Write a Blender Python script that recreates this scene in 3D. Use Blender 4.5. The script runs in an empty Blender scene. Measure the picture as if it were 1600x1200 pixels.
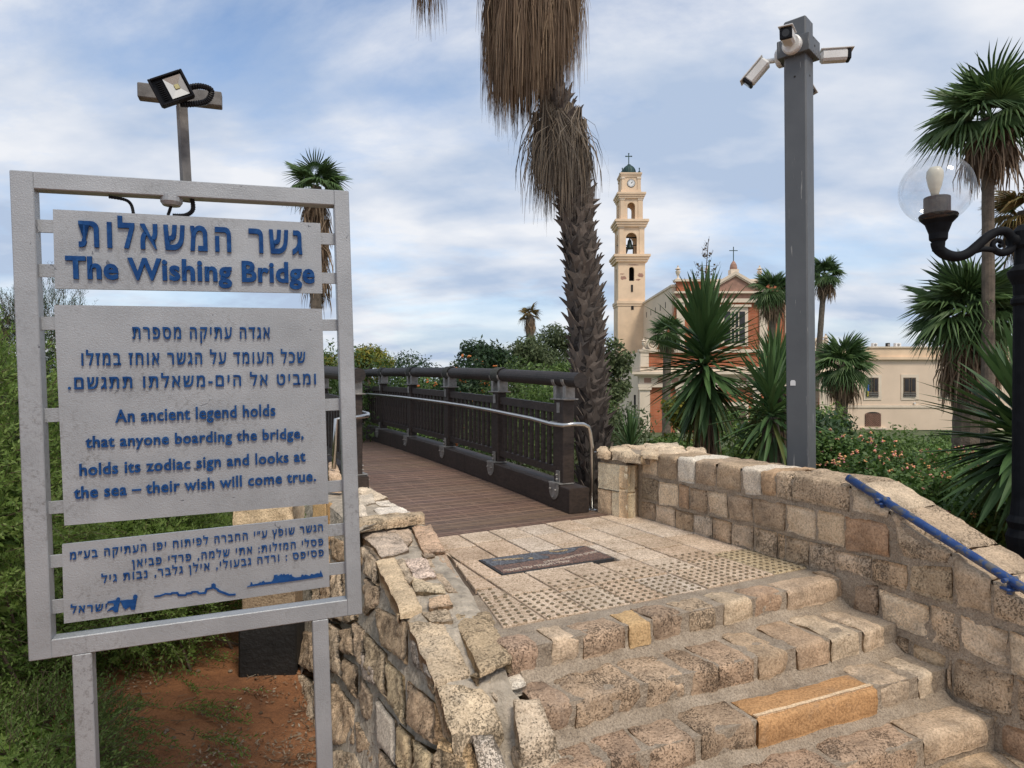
import bpy, bmesh, math, random
import numpy as np
from mathutils import Vector, Matrix, noise as mn

random.seed(7)
R = np.random.RandomState(11)
sc = bpy.context.scene
COL = sc.collection
rad = math.radians

# ------------------------------------------------------------------ camera
F, H = 1060.0, 1.10            # focal length in photo pixels (1600 wide), eye height over the landing
cd = bpy.data.cameras.new('camera')
cam = bpy.data.objects.new('camera', cd)
COL.objects.link(cam)
cam.location = (0, 0, H)
cam.rotation_euler = (rad(90), 0, 0)
cd.sensor_width = 36.0
cd.lens = 36.0 * F / 1600
cd.clip_start, cd.clip_end = 0.05, 9000
sc.camera = cam

# ------------------------------------------------------------------ sky and sun
SUN_EL, SUN_ROT = rad(54), rad(150)
w = bpy.data.worlds.new('World')
sc.world = w
w.use_nodes = True
nt = w.node_tree
nt.nodes.clear()
N, L = nt.nodes.new, nt.links.new
out = N('ShaderNodeOutputWorld'); bg = N('ShaderNodeBackground')
bg.inputs['Strength'].default_value = 0.10
sky = N('ShaderNodeTexSky'); sky.sky_type = 'NISHITA'; sky.sun_disc = False
sky.sun_elevation, sky.sun_rotation = SUN_EL, SUN_ROT
sky.air_density, sky.dust_density, sky.ozone_density = 1.0, 1.5, 1.5
tc = N('ShaderNodeTexCoord'); sp = N('ShaderNodeSeparateXYZ')
L(tc.outputs['Generated'], sp.inputs[0])
zc = N('ShaderNodeMath'); zc.operation = 'MAXIMUM'; zc.inputs[1].default_value = 0.0
L(sp.outputs['Z'], zc.inputs[0])
za = N('ShaderNodeMath'); za.operation = 'ADD'; za.inputs[1].default_value = 0.28
L(zc.outputs[0], za.inputs[0])
dx = N('ShaderNodeMath'); dx.operation = 'DIVIDE'; dy = N('ShaderNodeMath'); dy.operation = 'DIVIDE'
L(sp.outputs['X'], dx.inputs[0]); L(za.outputs[0], dx.inputs[1])
L(sp.outputs['Y'], dy.inputs[0]); L(za.outputs[0], dy.inputs[1])
cb = N('ShaderNodeCombineXYZ'); L(dx.outputs[0], cb.inputs[0]); L(dy.outputs[0], cb.inputs[1])
mp = N('ShaderNodeMapping'); mp.inputs['Rotation'].default_value = (0, 0, rad(24)); mp.inputs['Scale'].default_value = (1.0, 1.5, 1)
mp.inputs['Location'].default_value = (3.1, 1.7, 0)
L(cb.outputs[0], mp.inputs[0])
n1 = N('ShaderNodeTexNoise'); n1.inputs['Scale'].default_value = 1.15; n1.inputs['Detail'].default_value = 9; n1.inputs['Roughness'].default_value = 0.62
n1.inputs['Distortion'].default_value = 0.25
L(mp.outputs[0], n1.inputs['Vector'])
cr = N('ShaderNodeValToRGB'); cr.color_ramp.elements[0].position = 0.27; cr.color_ramp.elements[1].position = 0.52
cr.color_ramp.elements[0].color = (0.0,)*3 + (1,); cr.color_ramp.elements[1].color = (0.97,)*3 + (1,)
L(n1.outputs['Fac'], cr.inputs[0])
n2 = N('ShaderNodeTexNoise'); n2.inputs['Scale'].default_value = 1.7; n2.inputs['Detail'].default_value = 7
L(mp.outputs[0], n2.inputs['Vector'])
cc = N('ShaderNodeValToRGB'); cc.color_ramp.elements[0].position = 0.40; cc.color_ramp.elements[1].position = 0.62
cc.color_ramp.elements[0].color = (2.9, 3.55, 4.65, 1); cc.color_ramp.elements[1].color = (5.5, 5.6, 5.85, 1)
L(n2.outputs['Fac'], cc.inputs[0])
hz = N('ShaderNodeMapRange'); hz.inputs['From Min'].default_value = 0.0; hz.inputs['From Max'].default_value = 0.30
hz.inputs['To Min'].default_value = 0.95; hz.inputs['To Max'].default_value = 0.0
L(sp.outputs['Z'], hz.inputs['Value'])
mxf = N('ShaderNodeMath'); mxf.operation = 'MAXIMUM'
L(cr.outputs[0], mxf.inputs[0]); L(hz.outputs[0], mxf.inputs[1])
sk2 = N('ShaderNodeVectorMath'); sk2.operation = 'MULTIPLY'; sk2.inputs[1].default_value = (1.25, 1.25, 1.25)
L(sky.outputs[0], sk2.inputs[0])
mx = N('ShaderNodeMix'); mx.data_type = 'RGBA'
L(mxf.outputs[0], mx.inputs[0]); L(sk2.outputs[0], mx.inputs[6]); L(cc.outputs[0], mx.inputs[7])
L(mx.outputs[2], bg.inputs['Color']); L(bg.outputs[0], out.inputs[0])

ld = bpy.data.lights.new('sun', 'SUN'); ld.energy = 1.5; ld.angle = rad(14); ld.color = (1.0, 0.92, 0.80)
lo = bpy.data.objects.new('sun', ld); COL.objects.link(lo)
sd = Vector((math.sin(SUN_ROT)*math.cos(SUN_EL), math.cos(SUN_ROT)*math.cos(SUN_EL), math.sin(SUN_EL)))
lo.rotation_euler = sd.to_track_quat('Z', 'Y').to_euler(); lo.location = (6, -6, 12)

vs = sc.view_settings
vs.view_transform = 'Standard'; vs.look = 'None'; vs.gamma = 1; vs.use_curve_mapping = False
vs.exposure = 0.68

# ------------------------------------------------------------------ helpers
def V(*a): return np.array(a, float)
def unit(a): a = np.asarray(a, float); return a/np.linalg.norm(a)
def ray(u, v): return V((u-800)/F, 1.0, (600-v)/F)
EYE = V(0, 0, H)
def PZ(u, v, z): r = ray(u, v); return EYE + r*((z-H)/r[2])          # point of level z seen at a photo pixel
def PD(u, v, d): return EYE + ray(u, v)*d                             # point at depth d
def PP(u, v, p0, n): r = ray(u, v); return EYE + r*(np.dot(p0-EYE, n)/np.dot(r, n))   # on a plane

class G:
    def __init__(s): s.v = []; s.f = []
    def add(s, vs, fs):
        o = len(s.v); s.v.extend([tuple(map(float, p)) for p in vs]); s.f.extend([tuple(i+o for i in f) for f in fs]); return s
    def box(s, c, size, ax=None):
        ax = np.eye(3) if ax is None else np.asarray(ax, float)
        c = np.asarray(c, float); h = np.asarray(size, float)/2
        P = [c + ax[0]*h[0]*i + ax[1]*h[1]*j + ax[2]*h[2]*k for i in (-1, 1) for j in (-1, 1) for k in (-1, 1)]
        return s.add(P, [(0,1,3,2), (4,6,7,5), (0,4,5,1), (2,3,7,6), (0,2,6,4), (1,5,7,3)])
    def bb(s, c, size, b=0.004, ax=None):                             # bevelled box
        ax = np.eye(3) if ax is None else np.asarray(ax, float)
        h = np.asarray(size, float)/2; b = min(b, h.min()*0.45)
        bm = bmesh.new(); bmesh.ops.create_cube(bm, size=1)
        for q in bm.verts: q.co = Vector((q.co.x*2*h[0], q.co.y*2*h[1], q.co.z*2*h[2]))
        bmesh.ops.bevel(bm, geom=bm.edges[:], offset=b, segments=1, affect='EDGES')
        bm.verts.index_update()
        P = [np.asarray(c, float) + ax[0]*q.co.x + ax[1]*q.co.y + ax[2]*q.co.z for q in bm.verts]
        fs = [tuple(q.index for q in f.verts) for f in bm.faces]; bm.free()
        return s.add(P, fs)
    def hexa(s, b4, t4):
        return s.add(list(b4)+list(t4), [(3,2,1,0), (4,5,6,7), (0,1,5,4), (1,2,6,5), (2,3,7,6), (3,0,4,7)])
    def prism(s, poly, d):
        n = len(poly); d = np.asarray(d, float); P = [np.asarray(p, float) for p in poly]
        return s.add(P + [p+d for p in P], [tuple(range(n))[::-1], tuple(range(n, 2*n))] + [(i, (i+1) % n, n+(i+1) % n, n+i) for i in range(n)])
    def tube(s, pts, r, n=10, caps=True):
        pts = [np.asarray(p, float) for p in pts]; m = len(pts)
        rs = r if hasattr(r, '__len__') else [r]*m
        up = V(0, 0, 1); vs = []; prev = None
        for i in range(m):
            t = unit(pts[min(i+1, m-1)] - pts[max(i-1, 0)])
            if prev is None:
                a = np.cross(t, up if abs(t[2]) < 0.9 else V(1, 0, 0))
            else: a = prev - t*np.dot(prev, t)
            a = unit(a); b = np.cross(t, a); prev = a
            for k in range(n):
                q = 2*math.pi*k/n; vs.append(pts[i] + (a*math.cos(q)+b*math.sin(q))*rs[i])
        fs = [(i*n+k, i*n+(k+1) % n, (i+1)*n+(k+1) % n, (i+1)*n+k) for i in range(m-1) for k in range(n)]
        if caps: fs += [tuple(range(n))[::-1], tuple(range((m-1)*n, m*n))]
        return s.add(vs, fs)
    def lathe(s, prof, c, n=16, caps=True):                           # prof: (radius, z)
        c = np.asarray(c, float); m = len(prof)
        vs = [c + V(r*math.cos(2*math.pi*k/n), r*math.sin(2*math.pi*k/n), z) for r, z in prof for k in range(n)]
        fs = [(i*n+k, i*n+(k+1) % n, (i+1)*n+(k+1) % n, (i+1)*n+k) for i in range(m-1) for k in range(n)]
        if caps: fs += [tuple(range(n))[::-1], tuple(range((m-1)*n, m*n))]
        return s.add(vs, fs)

ORI = {}
def tag(o, label=None, cat=None, group=None, kind=None):
    for k, x in (('label', label), ('category', cat), ('group', group), ('kind', kind)):
        if x: o[k] = x
    return o
def thing(name, loc, label, cat, group=None):
    o = bpy.data.objects.new(name, None); o.empty_display_size = 0.1
    o.location = tuple(map(float, loc)); COL.objects.link(o); ORI[o] = np.asarray(loc, float)
    return tag(o, label, cat, group)
def mesh(name, g, mat, smooth=False, off=None):
    me = bpy.data.meshes.new(name)
    vs = np.asarray(g.v, float)
    if off is not None: vs = vs - off
    me.from_pydata(vs.tolist(), [], g.f)
    if mat: me.materials.append(mat)
    if smooth: me.polygons.foreach_set('use_smooth', [True]*len(me.polygons))
    me.update()
    return me
def mk(name, g, mat, parent=None, smooth=False, label=None, cat=None, group=None, kind=None, color=None):
    off = ORI.get(parent) if parent is not None else None
    o = bpy.data.objects.new(name, mesh(name, g, mat, smooth, off)); COL.objects.link(o)
    if parent is not None:
        o.parent = parent; ORI[o] = off
    else: ORI[o] = V(0, 0, 0)
    if color is not None: o.color = (*color, 1)
    return tag(o, label, cat, group, kind)
def inst(name, me, parent, M, color=None, label=None):                # a copy of a shared mesh; M is in world space
    o = bpy.data.objects.new(name, me); COL.objects.link(o)
    if parent is not None:
        o.parent = parent
        M = Matrix.Translation(Vector(-ORI[parent])) @ M
        ORI[o] = ORI[parent]
    o.matrix_basis = M
    if color is not None: o.color = (*color, 1)
    return tag(o, label)
def frame_m(loc, x, y, z, s=1.0):
    s = (s, s, s) if not hasattr(s, '__len__') else s
    m = Matrix.Identity(4)
    for i in range(3):
        m[i][0], m[i][1], m[i][2], m[i][3] = x[i]*s[0], y[i]*s[1], z[i]*s[2], loc[i]
    return m

# ------------------------------------------------------------------ materials
def new_mat(name):
    m = bpy.data.materials.new(name); m.use_nodes = True
    t = m.node_tree; b = t.nodes['Principled BSDF']
    return m, t, b
def nz(t, scale, detail=4, rough=0.55, vec=None, dist=0.0):
    n = t.nodes.new('ShaderNodeTexNoise'); n.inputs['Scale'].default_value = scale; n.inputs['Detail'].default_value = detail
    n.inputs['Roughness'].default_value = rough; n.inputs['Distortion'].default_value = dist
    if vec: t.links.new(vec, n.inputs['Vector'])
    return n
def ramp(t, src, stops):
    r = t.nodes.new('ShaderNodeValToRGB'); e = r.color_ramp.elements
    while len(e) < len(stops): e.new(0.5)
    for i, (p, c) in enumerate(stops):
        e[i].position = p; e[i].color = (*c, 1) if len(c) == 3 else c
    t.links.new(src, r.inputs[0]); return r
def mix(t, fac, a, b, mode='MIX'):
    m = t.nodes.new('ShaderNodeMix'); m.data_type = 'RGBA'; m.blend_type = mode
    for i, x in ((0, fac), (6, a), (7, b)):
        if hasattr(x, 'links'): t.links.new(x, m.inputs[i])
        elif i == 0: m.inputs[0].default_value = x
        else: m.inputs[i].default_value = (*x, 1) if len(x) == 3 else x
    return m.outputs[2]
def bump(t, b, src, strength, dist, prev=None):
    n = t.nodes.new('ShaderNodeBump'); n.inputs['Strength'].default_value = strength; n.inputs['Distance'].default_value = dist
    t.links.new(src, n.inputs['Height'])
    if prev: t.links.new(prev, n.inputs['Normal'])
    t.links.new(n.outputs[0], b.inputs['Normal']); return n.outputs[0]
def objvec(t):
    c = t.nodes.new('ShaderNodeTexCoord'); return c.outputs['Object']

def simple(name, col, rough=0.6, metal=0.0, nscale=8, var=0.15, bscale=60, bs=0.2, bd=0.003):
    m, t, b = new_mat(name); v = objvec(t)
    n = nz(t, nscale, 5, vec=v)
    lo_, hi = [c*(1-var) for c in col], [min(1, c*(1+var)) for c in col]
    t.links.new(ramp(t, n.outputs['Fac'], [(0.3, lo_), (0.7, hi)]).outputs[0], b.inputs['Base Color'])
    b.inputs['Roughness'].default_value = rough; b.inputs['Metallic'].default_value = metal
    if bs: bump(t, b, nz(t, bscale, 4, vec=v).outputs['Fac'], bs, bd)
    return m

def stone_mat(name, pit=1.0, pscale=55, base=(1, 1, 1), var=0.3):
    """weathered sandstone: object colour x mottling, pits as real relief and a darker brown in the pits"""
    m, t, b = new_mat(name); v = objvec(t)
    oi = t.nodes.new('ShaderNodeObjectInfo')
    mott = nz(t, 7, 6, 0.62, v, 0.4)
    c1 = ramp(t, mott.outputs['Fac'], [(0.28, (1-var*1.3,)*3), (0.5, (1.0, 0.99, 0.97)), (0.72, (1+var, 1+var*0.95, 1+var*0.85))]).outputs[0]
    col = mix(t, 1.0, oi.outputs['Color'], c1, 'MULTIPLY')
    fine = nz(t, 90, 5, 0.7, v)
    col = mix(t, 1.0, col, ramp(t, fine.outputs['Fac'], [(0.32, (0.60, 0.57, 0.54)), (0.58, (1.2, 1.2, 1.2))]).outputs[0], 'MULTIPLY')
    lich = nz(t, 3.3, 6, 0.7, v)
    col = mix(t, ramp(t, lich.outputs['Fac'], [(0.56, (0, 0, 0)), (0.74, (0.55,)*3)]).outputs[0], col, (0.20, 0.185, 0.165))
    # pores: fine and coarse holes, gathered in patches
    area = nz(t, 6.0, 4, 0.6, v)
    def pores(scale, lo_, hi_, amt):
        p_ = nz(t, scale, 4, 0.65, v, 0.35)
        q = t.nodes.new('ShaderNodeMath'); q.operation = 'MULTIPLY_ADD'; q.inputs[1].default_value = amt
        t.links.new(area.outputs['Fac'], q.inputs[0]); t.links.new(p_.outputs['Fac'], q.inputs[2])
        return ramp(t, q.outputs[0], [(lo_, (0, 0, 0)), (hi_, (1, 1, 1))])
    pA = pores(pscale*1.9, 0.54, 0.64, 0.42); pB = pores(pscale*0.75, 0.50, 0.60, 0.42)
    pm = t.nodes.new('ShaderNodeMath'); pm.operation = 'MULTIPLY'; t.links.new(pA.outputs[0], pm.inputs[0]); t.links.new(pB.outputs[0], pm.inputs[1])
    pore_dark = t.nodes.new('ShaderNodeMath'); pore_dark.operation = 'MULTIPLY_ADD'
    pore_dark.inputs[1].default_value = -0.48*min(1, pit); pore_dark.inputs[2].default_value = 0.48*min(1, pit)
    t.links.new(pm.outputs[0], pore_dark.inputs[0])
    col = mix(t, pore_dark.outputs[0], col, (0.075, 0.058, 0.042))  # pore areas mixed towards dark brown
    pr = pm
    t.links.new(col, b.inputs['Base Color'])
    b.inputs['Roughness'].default_value = 0.93; b.inputs['Specular IOR Level'].default_value = 0.2
    p = bump(t, b, fine.outputs['Fac'], 0.85, 0.008)
    p = bump(t, b, mott.outputs['Fac'], 0.7, 0.03, p)
    if pit: bump(t, b, pr.outputs[0], 0.9*min(1, pit), 0.012*pit, p)
    return m

M = {}
M['stone_pit'] = stone_mat('pitted sandstone', 1.2, 62)
M['stone'] = stone_mat('weathered sandstone', 0.55, 70)
M['stone_fine'] = stone_mat('fine cut limestone', 0.18, 110, var=0.12)
def mortar_mat():
    m, t, b = new_mat('mortar'); v = objvec(t)
    n = nz(t, 9, 6, 0.65, v); f = nz(t, 120, 4, 0.7, v)
    c = ramp(t, n.outputs['Fac'], [(0.3, (0.29, 0.225, 0.16)), (0.7, (0.47, 0.38, 0.285))]).outputs[0]
    c = mix(t, 1.0, c, ramp(t, f.outputs['Fac'], [(0.32, (0.5,)*3), (0.6, (1.15,)*3)]).outputs[0], 'MULTIPLY')
    t.links.new(c, b.inputs['Base Color']); b.inputs['Roughness'].default_value = 0.95
    p = bump(t, b, f.outputs['Fac'], 0.8, 0.008); bump(t, b, n.outputs['Fac'], 0.9, 0.04, p)
    return m
M['mortar'] = mortar_mat()
M['cement'] = simple('grey cement', (0.42, 0.355, 0.275), 0.97, 0, 14, 0.35, 38, 1.0, 0.025)
M['joint'] = simple('dark sandy joint', (0.10, 0.070, 0.048), 0.97, 0, 9, 0.35, 70, 0.6, 0.008)

def paint_sign():
    m, t, b = new_mat('silver hammered paint'); v = objvec(t)
    n = nz(t, 5, 5, 0.6, v)
    c = ramp(t, n.outputs['Fac'], [(0.3, (0.295, 0.304, 0.312)), (0.7, (0.375, 0.385, 0.393))]).outputs[0]
    ch = nz(t, 26, 4, 0.6, v, 0.6)
    c = mix(t, ramp(t, ch.outputs['Fac'], [(0.70, (0, 0, 0)), (0.72, (1, 1, 1))]).outputs[0], c, (0.13, 0.135, 0.15))
    st = nz(t, 2.2, 5, 0.7, v); g2 = nz(t, 70, 4, 0.7, v)
    sm = mix(t, ramp(t, st.outputs['Fac'], [(0.47, (0, 0, 0)), (0.66, (1, 1, 1))]).outputs[0], (0, 0, 0),
             ramp(t, g2.outputs['Fac'], [(0.5, (0, 0, 0)), (0.64, (0.7,)*3)]).outputs[0])
    c = mix(t, sm, c, (0.17, 0.165, 0.155))
    t.links.new(c, b.inputs['Base Color']); b.inputs['Roughness'].default_value = 0.42; b.inputs['Metallic'].default_value = 0.3
    f = nz(t, 210, 3, 0.6, v)
    bump(t, b, f.outputs['Fac'], 0.5, 0.003)
    return m
M['sign'] = paint_sign()
def letter_mat():
    m, t, b = new_mat('worn blue paint'); v = objvec(t)
    n = nz(t, 45, 5, 0.65, v)
    t.links.new(ramp(t, n.outputs['Fac'], [(0.3, (0.006, 0.034, 0.125)), (0.6, (0.012, 0.062, 0.195)), (0.8, (0.045, 0.12, 0.26))]).outputs[0], b.inputs['Base Color'])
    b.inputs['Roughness'].default_value = 0.75; b.inputs['Specular IOR Level'].default_value = 0.15; bump(t, b, n.outputs['Fac'], 0.3, 0.003)
    return m
M['blue'] = letter_mat()
M['oldpost'] = simple('weathered grey paint', (0.15, 0.14, 0.13), 0.7, 0, 14, 0.5, 60, 0.4)
def pole_paint():
    m, t, b = new_mat('grey pole paint'); v = objvec(t)
    n = nz(t, 3, 5, 0.6, v)
    c = ramp(t, n.outputs['Fac'], [(0.3, (0.088, 0.094, 0.099)), (0.7, (0.115, 0.122, 0.127))]).outputs[0]
    mpn = t.nodes.new('ShaderNodeMapping'); mpn.inputs['Scale'].default_value = (60, 60, 3.5); t.links.new(v, mpn.inputs[0])
    d = nz(t, 1.0, 3, 0.6, mpn.outputs[0])
    c = mix(t, ramp(t, d.outputs['Fac'], [(0.68, (0, 0, 0)), (0.70, (0.8,)*3)]).outputs[0], c, (0.36, 0.35, 0.33))
    t.links.new(c, b.inputs['Base Color']); b.inputs['Roughness'].default_value = 0.5
    bump(t, b, nz(t, 30, 3, vec=v).outputs['Fac'], 0.1, 0.002)
    return m
M['pole'] = pole_paint()
M['white_plastic'] = simple('white camera housing', (0.68, 0.67, 0.64), 0.4, 0, 10, 0.08, 30, 0.05)
M['black'] = simple('black plastic', (0.012, 0.012, 0.014), 0.35, 0, 20, 0.3, 60, 0.1)
M['iron'] = simple('black cast iron', (0.008, 0.009, 0.011), 0.7, 0.0, 14, 0.35, 90, 0.3)
for k_ in ('iron', 'black'): M[k_].node_tree.nodes['Principled BSDF'].inputs['Specular IOR Level'].default_value = 0.12
M['steel'] = simple('brushed steel', (0.55, 0.54, 0.52), 0.28, 1.0, 14, 0.12, 160, 0.1, 0.001)
M['bracket'] = simple('dull steel plate', (0.30, 0.285, 0.265), 0.55, 0.6, 18, 0.3, 90, 0.2)
def wood(name, dark, light, sc_=(2, 2, 30), rough=0.62):
    m, t, b = new_mat(name); v = objvec(t)
    mpn = t.nodes.new('ShaderNodeMapping'); mpn.inputs['Scale'].default_value = sc_; t.links.new(v, mpn.inputs[0])
    n = nz(t, 3, 6, 0.65, mpn.outputs[0], 0.3); g = nz(t, 2.2, 4, 0.6, v)
    c = ramp(t, n.outputs['Fac'], [(0.3, dark), (0.72, light)]).outputs[0]
    c = mix(t, 1.0, c, ramp(t, g.outputs['Fac'], [(0.3, (0.75,)*3), (0.7, (1.25,)*3)]).outputs[0], 'MULTIPLY')
    t.links.new(c, b.inputs['Base Color']); b.inputs['Roughness'].default_value = rough
    bump(t, b, n.outputs['Fac'], 0.5, 0.004)
    return m
M['wood'] = wood('dark stained timber', (0.018, 0.011, 0.008), (0.052, 0.035, 0.027), (6, 6, 14))
M['log'] = wood('dark weathered log', (0.008, 0.006, 0.005), (0.040, 0.030, 0.026), (9, 9, 25))
def deck_mat():
    m, t, b = new_mat('worn deck timber'); v = objvec(t)
    oi = t.nodes.new('ShaderNodeObjectInfo')
    mpn = t.nodes.new('ShaderNodeMapping'); mpn.inputs['Rotation'].default_value = (0, 0, rad(-30)); mpn.inputs['Scale'].default_value = (2.0, 26, 8); t.links.new(v, mpn.inputs[0])
    n = nz(t, 2.4, 6, 0.65, mpn.outputs[0], 0.25)
    c = ramp(t, n.outputs['Fac'], [(0.28, (0.085, 0.054, 0.042)), (0.55, (0.24, 0.150, 0.103)), (0.8, (0.35, 0.245, 0.175))]).outputs[0]
    c = mix(t, 1.0, c, oi.outputs['Color'], 'MULTIPLY')
    st = nz(t, 1.1, 5, 0.7, v)
    c = mix(t, ramp(t, st.outputs['Fac'], [(0.55, (0, 0, 0)), (0.75, (0.5,)*3)]).outputs[0], c, (0.12, 0.052, 0.026))
    t.links.new(c, b.inputs['Base Color']); b.inputs['Roughness'].default_value = 0.6
    bump(t, b, n.outputs['Fac'], 0.4, 0.004); return m
M['deck'] = deck_mat()
M['rubber'] = simple('dark rope binding', (0.04, 0.042, 0.036), 0.8, 0, 30, 0.4, 80, 0.6, 0.006)
def worn_blue_pipe():
    m, t, b = new_mat('worn blue rail paint'); v = objvec(t)
    n = nz(t, 22, 6, 0.7, v, 0.5)
    c = ramp(t, n.outputs['Fac'], [(0.36, (0.006, 0.034, 0.15)), (0.50, (0.012, 0.055, 0.19)), (0.56, (0.085, 0.085, 0.09)), (0.75, (0.17, 0.15, 0.13))]).outputs[0]
    t.links.new(c, b.inputs['Base Color']); b.inputs['Roughness'].default_value = 0.45
    bump(t, b, n.outputs['Fac'], 0.4, 0.003); return m
M['bluepipe'] = worn_blue_pipe()
def soil_mat():
    m, t, b = new_mat('red sandy soil'); v = objvec(t)
    n = nz(t, 2.2, 7, 0.65, v); f = nz(t, 85, 5, 0.75, v)
    c = ramp(t, n.outputs['Fac'], [(0.3, (0.15, 0.062, 0.026)), (0.55, (0.33, 0.140, 0.056)), (0.8, (0.43, 0.205, 0.095))]).outputs[0]
    c = mix(t, 1.0, c, ramp(t, f.outputs['Fac'], [(0.3, (0.6,)*3), (0.65, (1.12,)*3)]).outputs[0], 'MULTIPLY')
    sx = t.nodes.new('ShaderNodeSeparateXYZ'); t.links.new(v, sx.inputs[0])
    mr = t.nodes.new('ShaderNodeMapRange'); mr.inputs['From Min'].default_value = 8; mr.inputs['From Max'].default_value = 15
    t.links.new(sx.outputs[1], mr.inputs['Value'])
    c = mix(t, mr.outputs[0], c, ramp(t, n.outputs['Fac'], [(0.35, (0.045, 0.075, 0.025)), (0.7, (0.12, 0.13, 0.06))]).outputs[0])
    t.links.new(c, b.inputs['Base Color']); b.inputs['Roughness'].default_value = 0.97
    p = bump(t, b, f.outputs['Fac'], 0.6, 0.01); bump(t, b, n.outputs['Fac'], 0.7, 0.08, p); return m
M['soil'] = soil_mat()
def tile_mat():
    m, t, b = new_mat('cream paving stone'); v = objvec(t)
    oi = t.nodes.new('ShaderNodeObjectInfo')
    n = nz(t, 62, 5, 0.72, v, 1.2); g = nz(t, 4, 5, 0.65, v)
    c = mix(t, 1.0, oi.outputs['Color'], ramp(t, n.outputs['Fac'], [(0.36, (0.36, 0.27, 0.19)), (0.47, (0.86, 0.81, 0.74)), (0.58, (1.2,)*3)]).outputs[0], 'MULTIPLY')
    c = mix(t, 1.0, c, ramp(t, g.outputs['Fac'], [(0.3, (0.74, 0.70, 0.65)), (0.65, (1.08,)*3)]).outputs[0], 'MULTIPLY')
    t.links.new(c, b.inputs['Base Color']); b.inputs['Roughness'].default_value = 0.85
    bump(t, b, n.outputs['Fac'], 0.9, 0.010); return m
M['tile'] = tile_mat()
M['stud'] = simple('bronze stud', (0.19, 0.145, 0.085), 0.5, 0.4, 40, 0.35, 80, 0.1)
def leaf_mat(name, cols, rough=0.5, trans=0.35, objvar=True):
    m, t, b = new_mat(name)
    g = t.nodes.new('ShaderNodeNewGeometry')
    c = ramp(t, g.outputs['Random Per Island'], [(i/(max(1, len(cols)-1)), q) for i, q in enumerate(cols)]).outputs[0]
    if objvar:
        oi = t.nodes.new('ShaderNodeObjectInfo')
        c = mix(t, 1.0, c, ramp(t, oi.outputs['Random'], [(0, (0.7,)*3), (1, (1.3, 1.25, 1.2))]).outputs[0], 'MULTIPLY')
    t.links.new(c, b.inputs['Base Color']); b.inputs['Roughness'].default_value = rough
    b.inputs['Specular IOR Level'].default_value = 0.35
    if trans:
        tr = t.nodes.new('ShaderNodeBsdfTranslucent'); t.links.new(c, tr.inputs['Color'])
        ms = t.nodes.new('ShaderNodeMixShader'); ms.inputs[0].default_value = trans
        o = t.nodes['Material Output']
        t.links.new(b.outputs[0], ms.inputs[1]); t.links.new(tr.outputs[0], ms.inputs[2]); t.links.new(ms.outputs[0], o.inputs['Surface'])
    return m
M['palm_leaf'] = leaf_mat('fan palm leaf', [(0.058, 0.112, 0.036), (0.125, 0.205, 0.072)], 0.5, 0.25)
M['palm_yellow'] = leaf_mat('yellowing fan palm leaf', [(0.16, 0.12, 0.03), (0.24, 0.16, 0.06), (0.10, 0.10, 0.03)], 0.6, 0.2)
M['palm_dead'] = leaf_mat('dead palm frond', [(0.11, 0.072, 0.047), (0.22, 0.155, 0.10), (0.32, 0.235, 0.155)], 0.8, 0.15)
M['palm_grey'] = leaf_mat('grey dead palm frond', [(0.10, 0.085, 0.07), (0.20, 0.17, 0.135), (0.155, 0.12, 0.085)], 0.85, 0.12)
M['yucca'] = leaf_mat('yucca leaf', [(0.040, 0.088, 0.030), (0.092, 0.172, 0.056)], 0.55, 0.12)
M['yucca_pale'] = leaf_mat('old yucca leaf', [(0.12, 0.17, 0.04), (0.17, 0.19, 0.05)], 0.45, 0.15)
M['hedge'] = leaf_mat('saltbush leaf', [(0.12, 0.205, 0.040), (0.20, 0.31, 0.07), (0.28, 0.38, 0.11)], 0.55, 0.45)
M['rosemary'] = leaf_mat('dark needle leaf', [(0.028, 0.060, 0.020), (0.055, 0.10, 0.034)], 0.55, 0.25)
M['lantana'] = leaf_mat('lantana leaf', [(0.055, 0.11, 0.026), (0.10, 0.185, 0.042), (0.15, 0.25, 0.06)], 0.5, 0.3)
M['olive'] = leaf_mat('olive green leaf', [(0.065, 0.095, 0.038), (0.13, 0.16, 0.075), (0.09, 0.125, 0.05)], 0.6, 0.3)
M['tree_dark'] = leaf_mat('dark green leaf', [(0.026, 0.058, 0.022), (0.055, 0.105, 0.036)], 0.5, 0.25)
M['tree_mid'] = leaf_mat('mid green leaf', [(0.075, 0.14, 0.032), (0.15, 0.225, 0.06)], 0.55, 0.3)
M['tree_lime'] = leaf_mat('yellow green leaf', [(0.075, 0.125, 0.022), (0.16, 0.19, 0.035), (0.26, 0.21, 0.03)], 0.55, 0.3)
M['flower'] = leaf_mat('lantana blossom', [(0.75, 0.28, 0.33), (0.80, 0.42, 0.16), (0.80, 0.52, 0.24), (0.68, 0.25, 0.42)], 0.7, 0.2)
M['flower_orange'] = leaf_mat('orange blossom', [(0.55, 0.16, 0.05), (0.6, 0.25, 0.08)], 0.7, 0.2)
M['twig'] = simple('brown twig', (0.10, 0.07, 0.045), 0.85, 0, 12, 0.3, 60, 0.3)
M['bark'] = simple('grey brown bark', (0.12, 0.095, 0.07), 0.9, 0, 6, 0.35, 30, 0.8, 0.02)
M['boot'] = leaf_mat('weathered palm boot', [(0.045, 0.036, 0.031), (0.10, 0.082, 0.070), (0.19, 0.165, 0.145)], 0.9, 0.0)
M['trunk_core'] = simple('dark palm trunk', (0.030, 0.023, 0.019), 0.95, 0, 10, 0.4, 25, 1.0, 0.03)
M['litter'] = leaf_mat('dry leaf litter', [(0.10, 0.06, 0.035), (0.30, 0.22, 0.14), (0.18, 0.10, 0.05), (0.45, 0.38, 0.28)], 0.9, 0.0)
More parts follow.
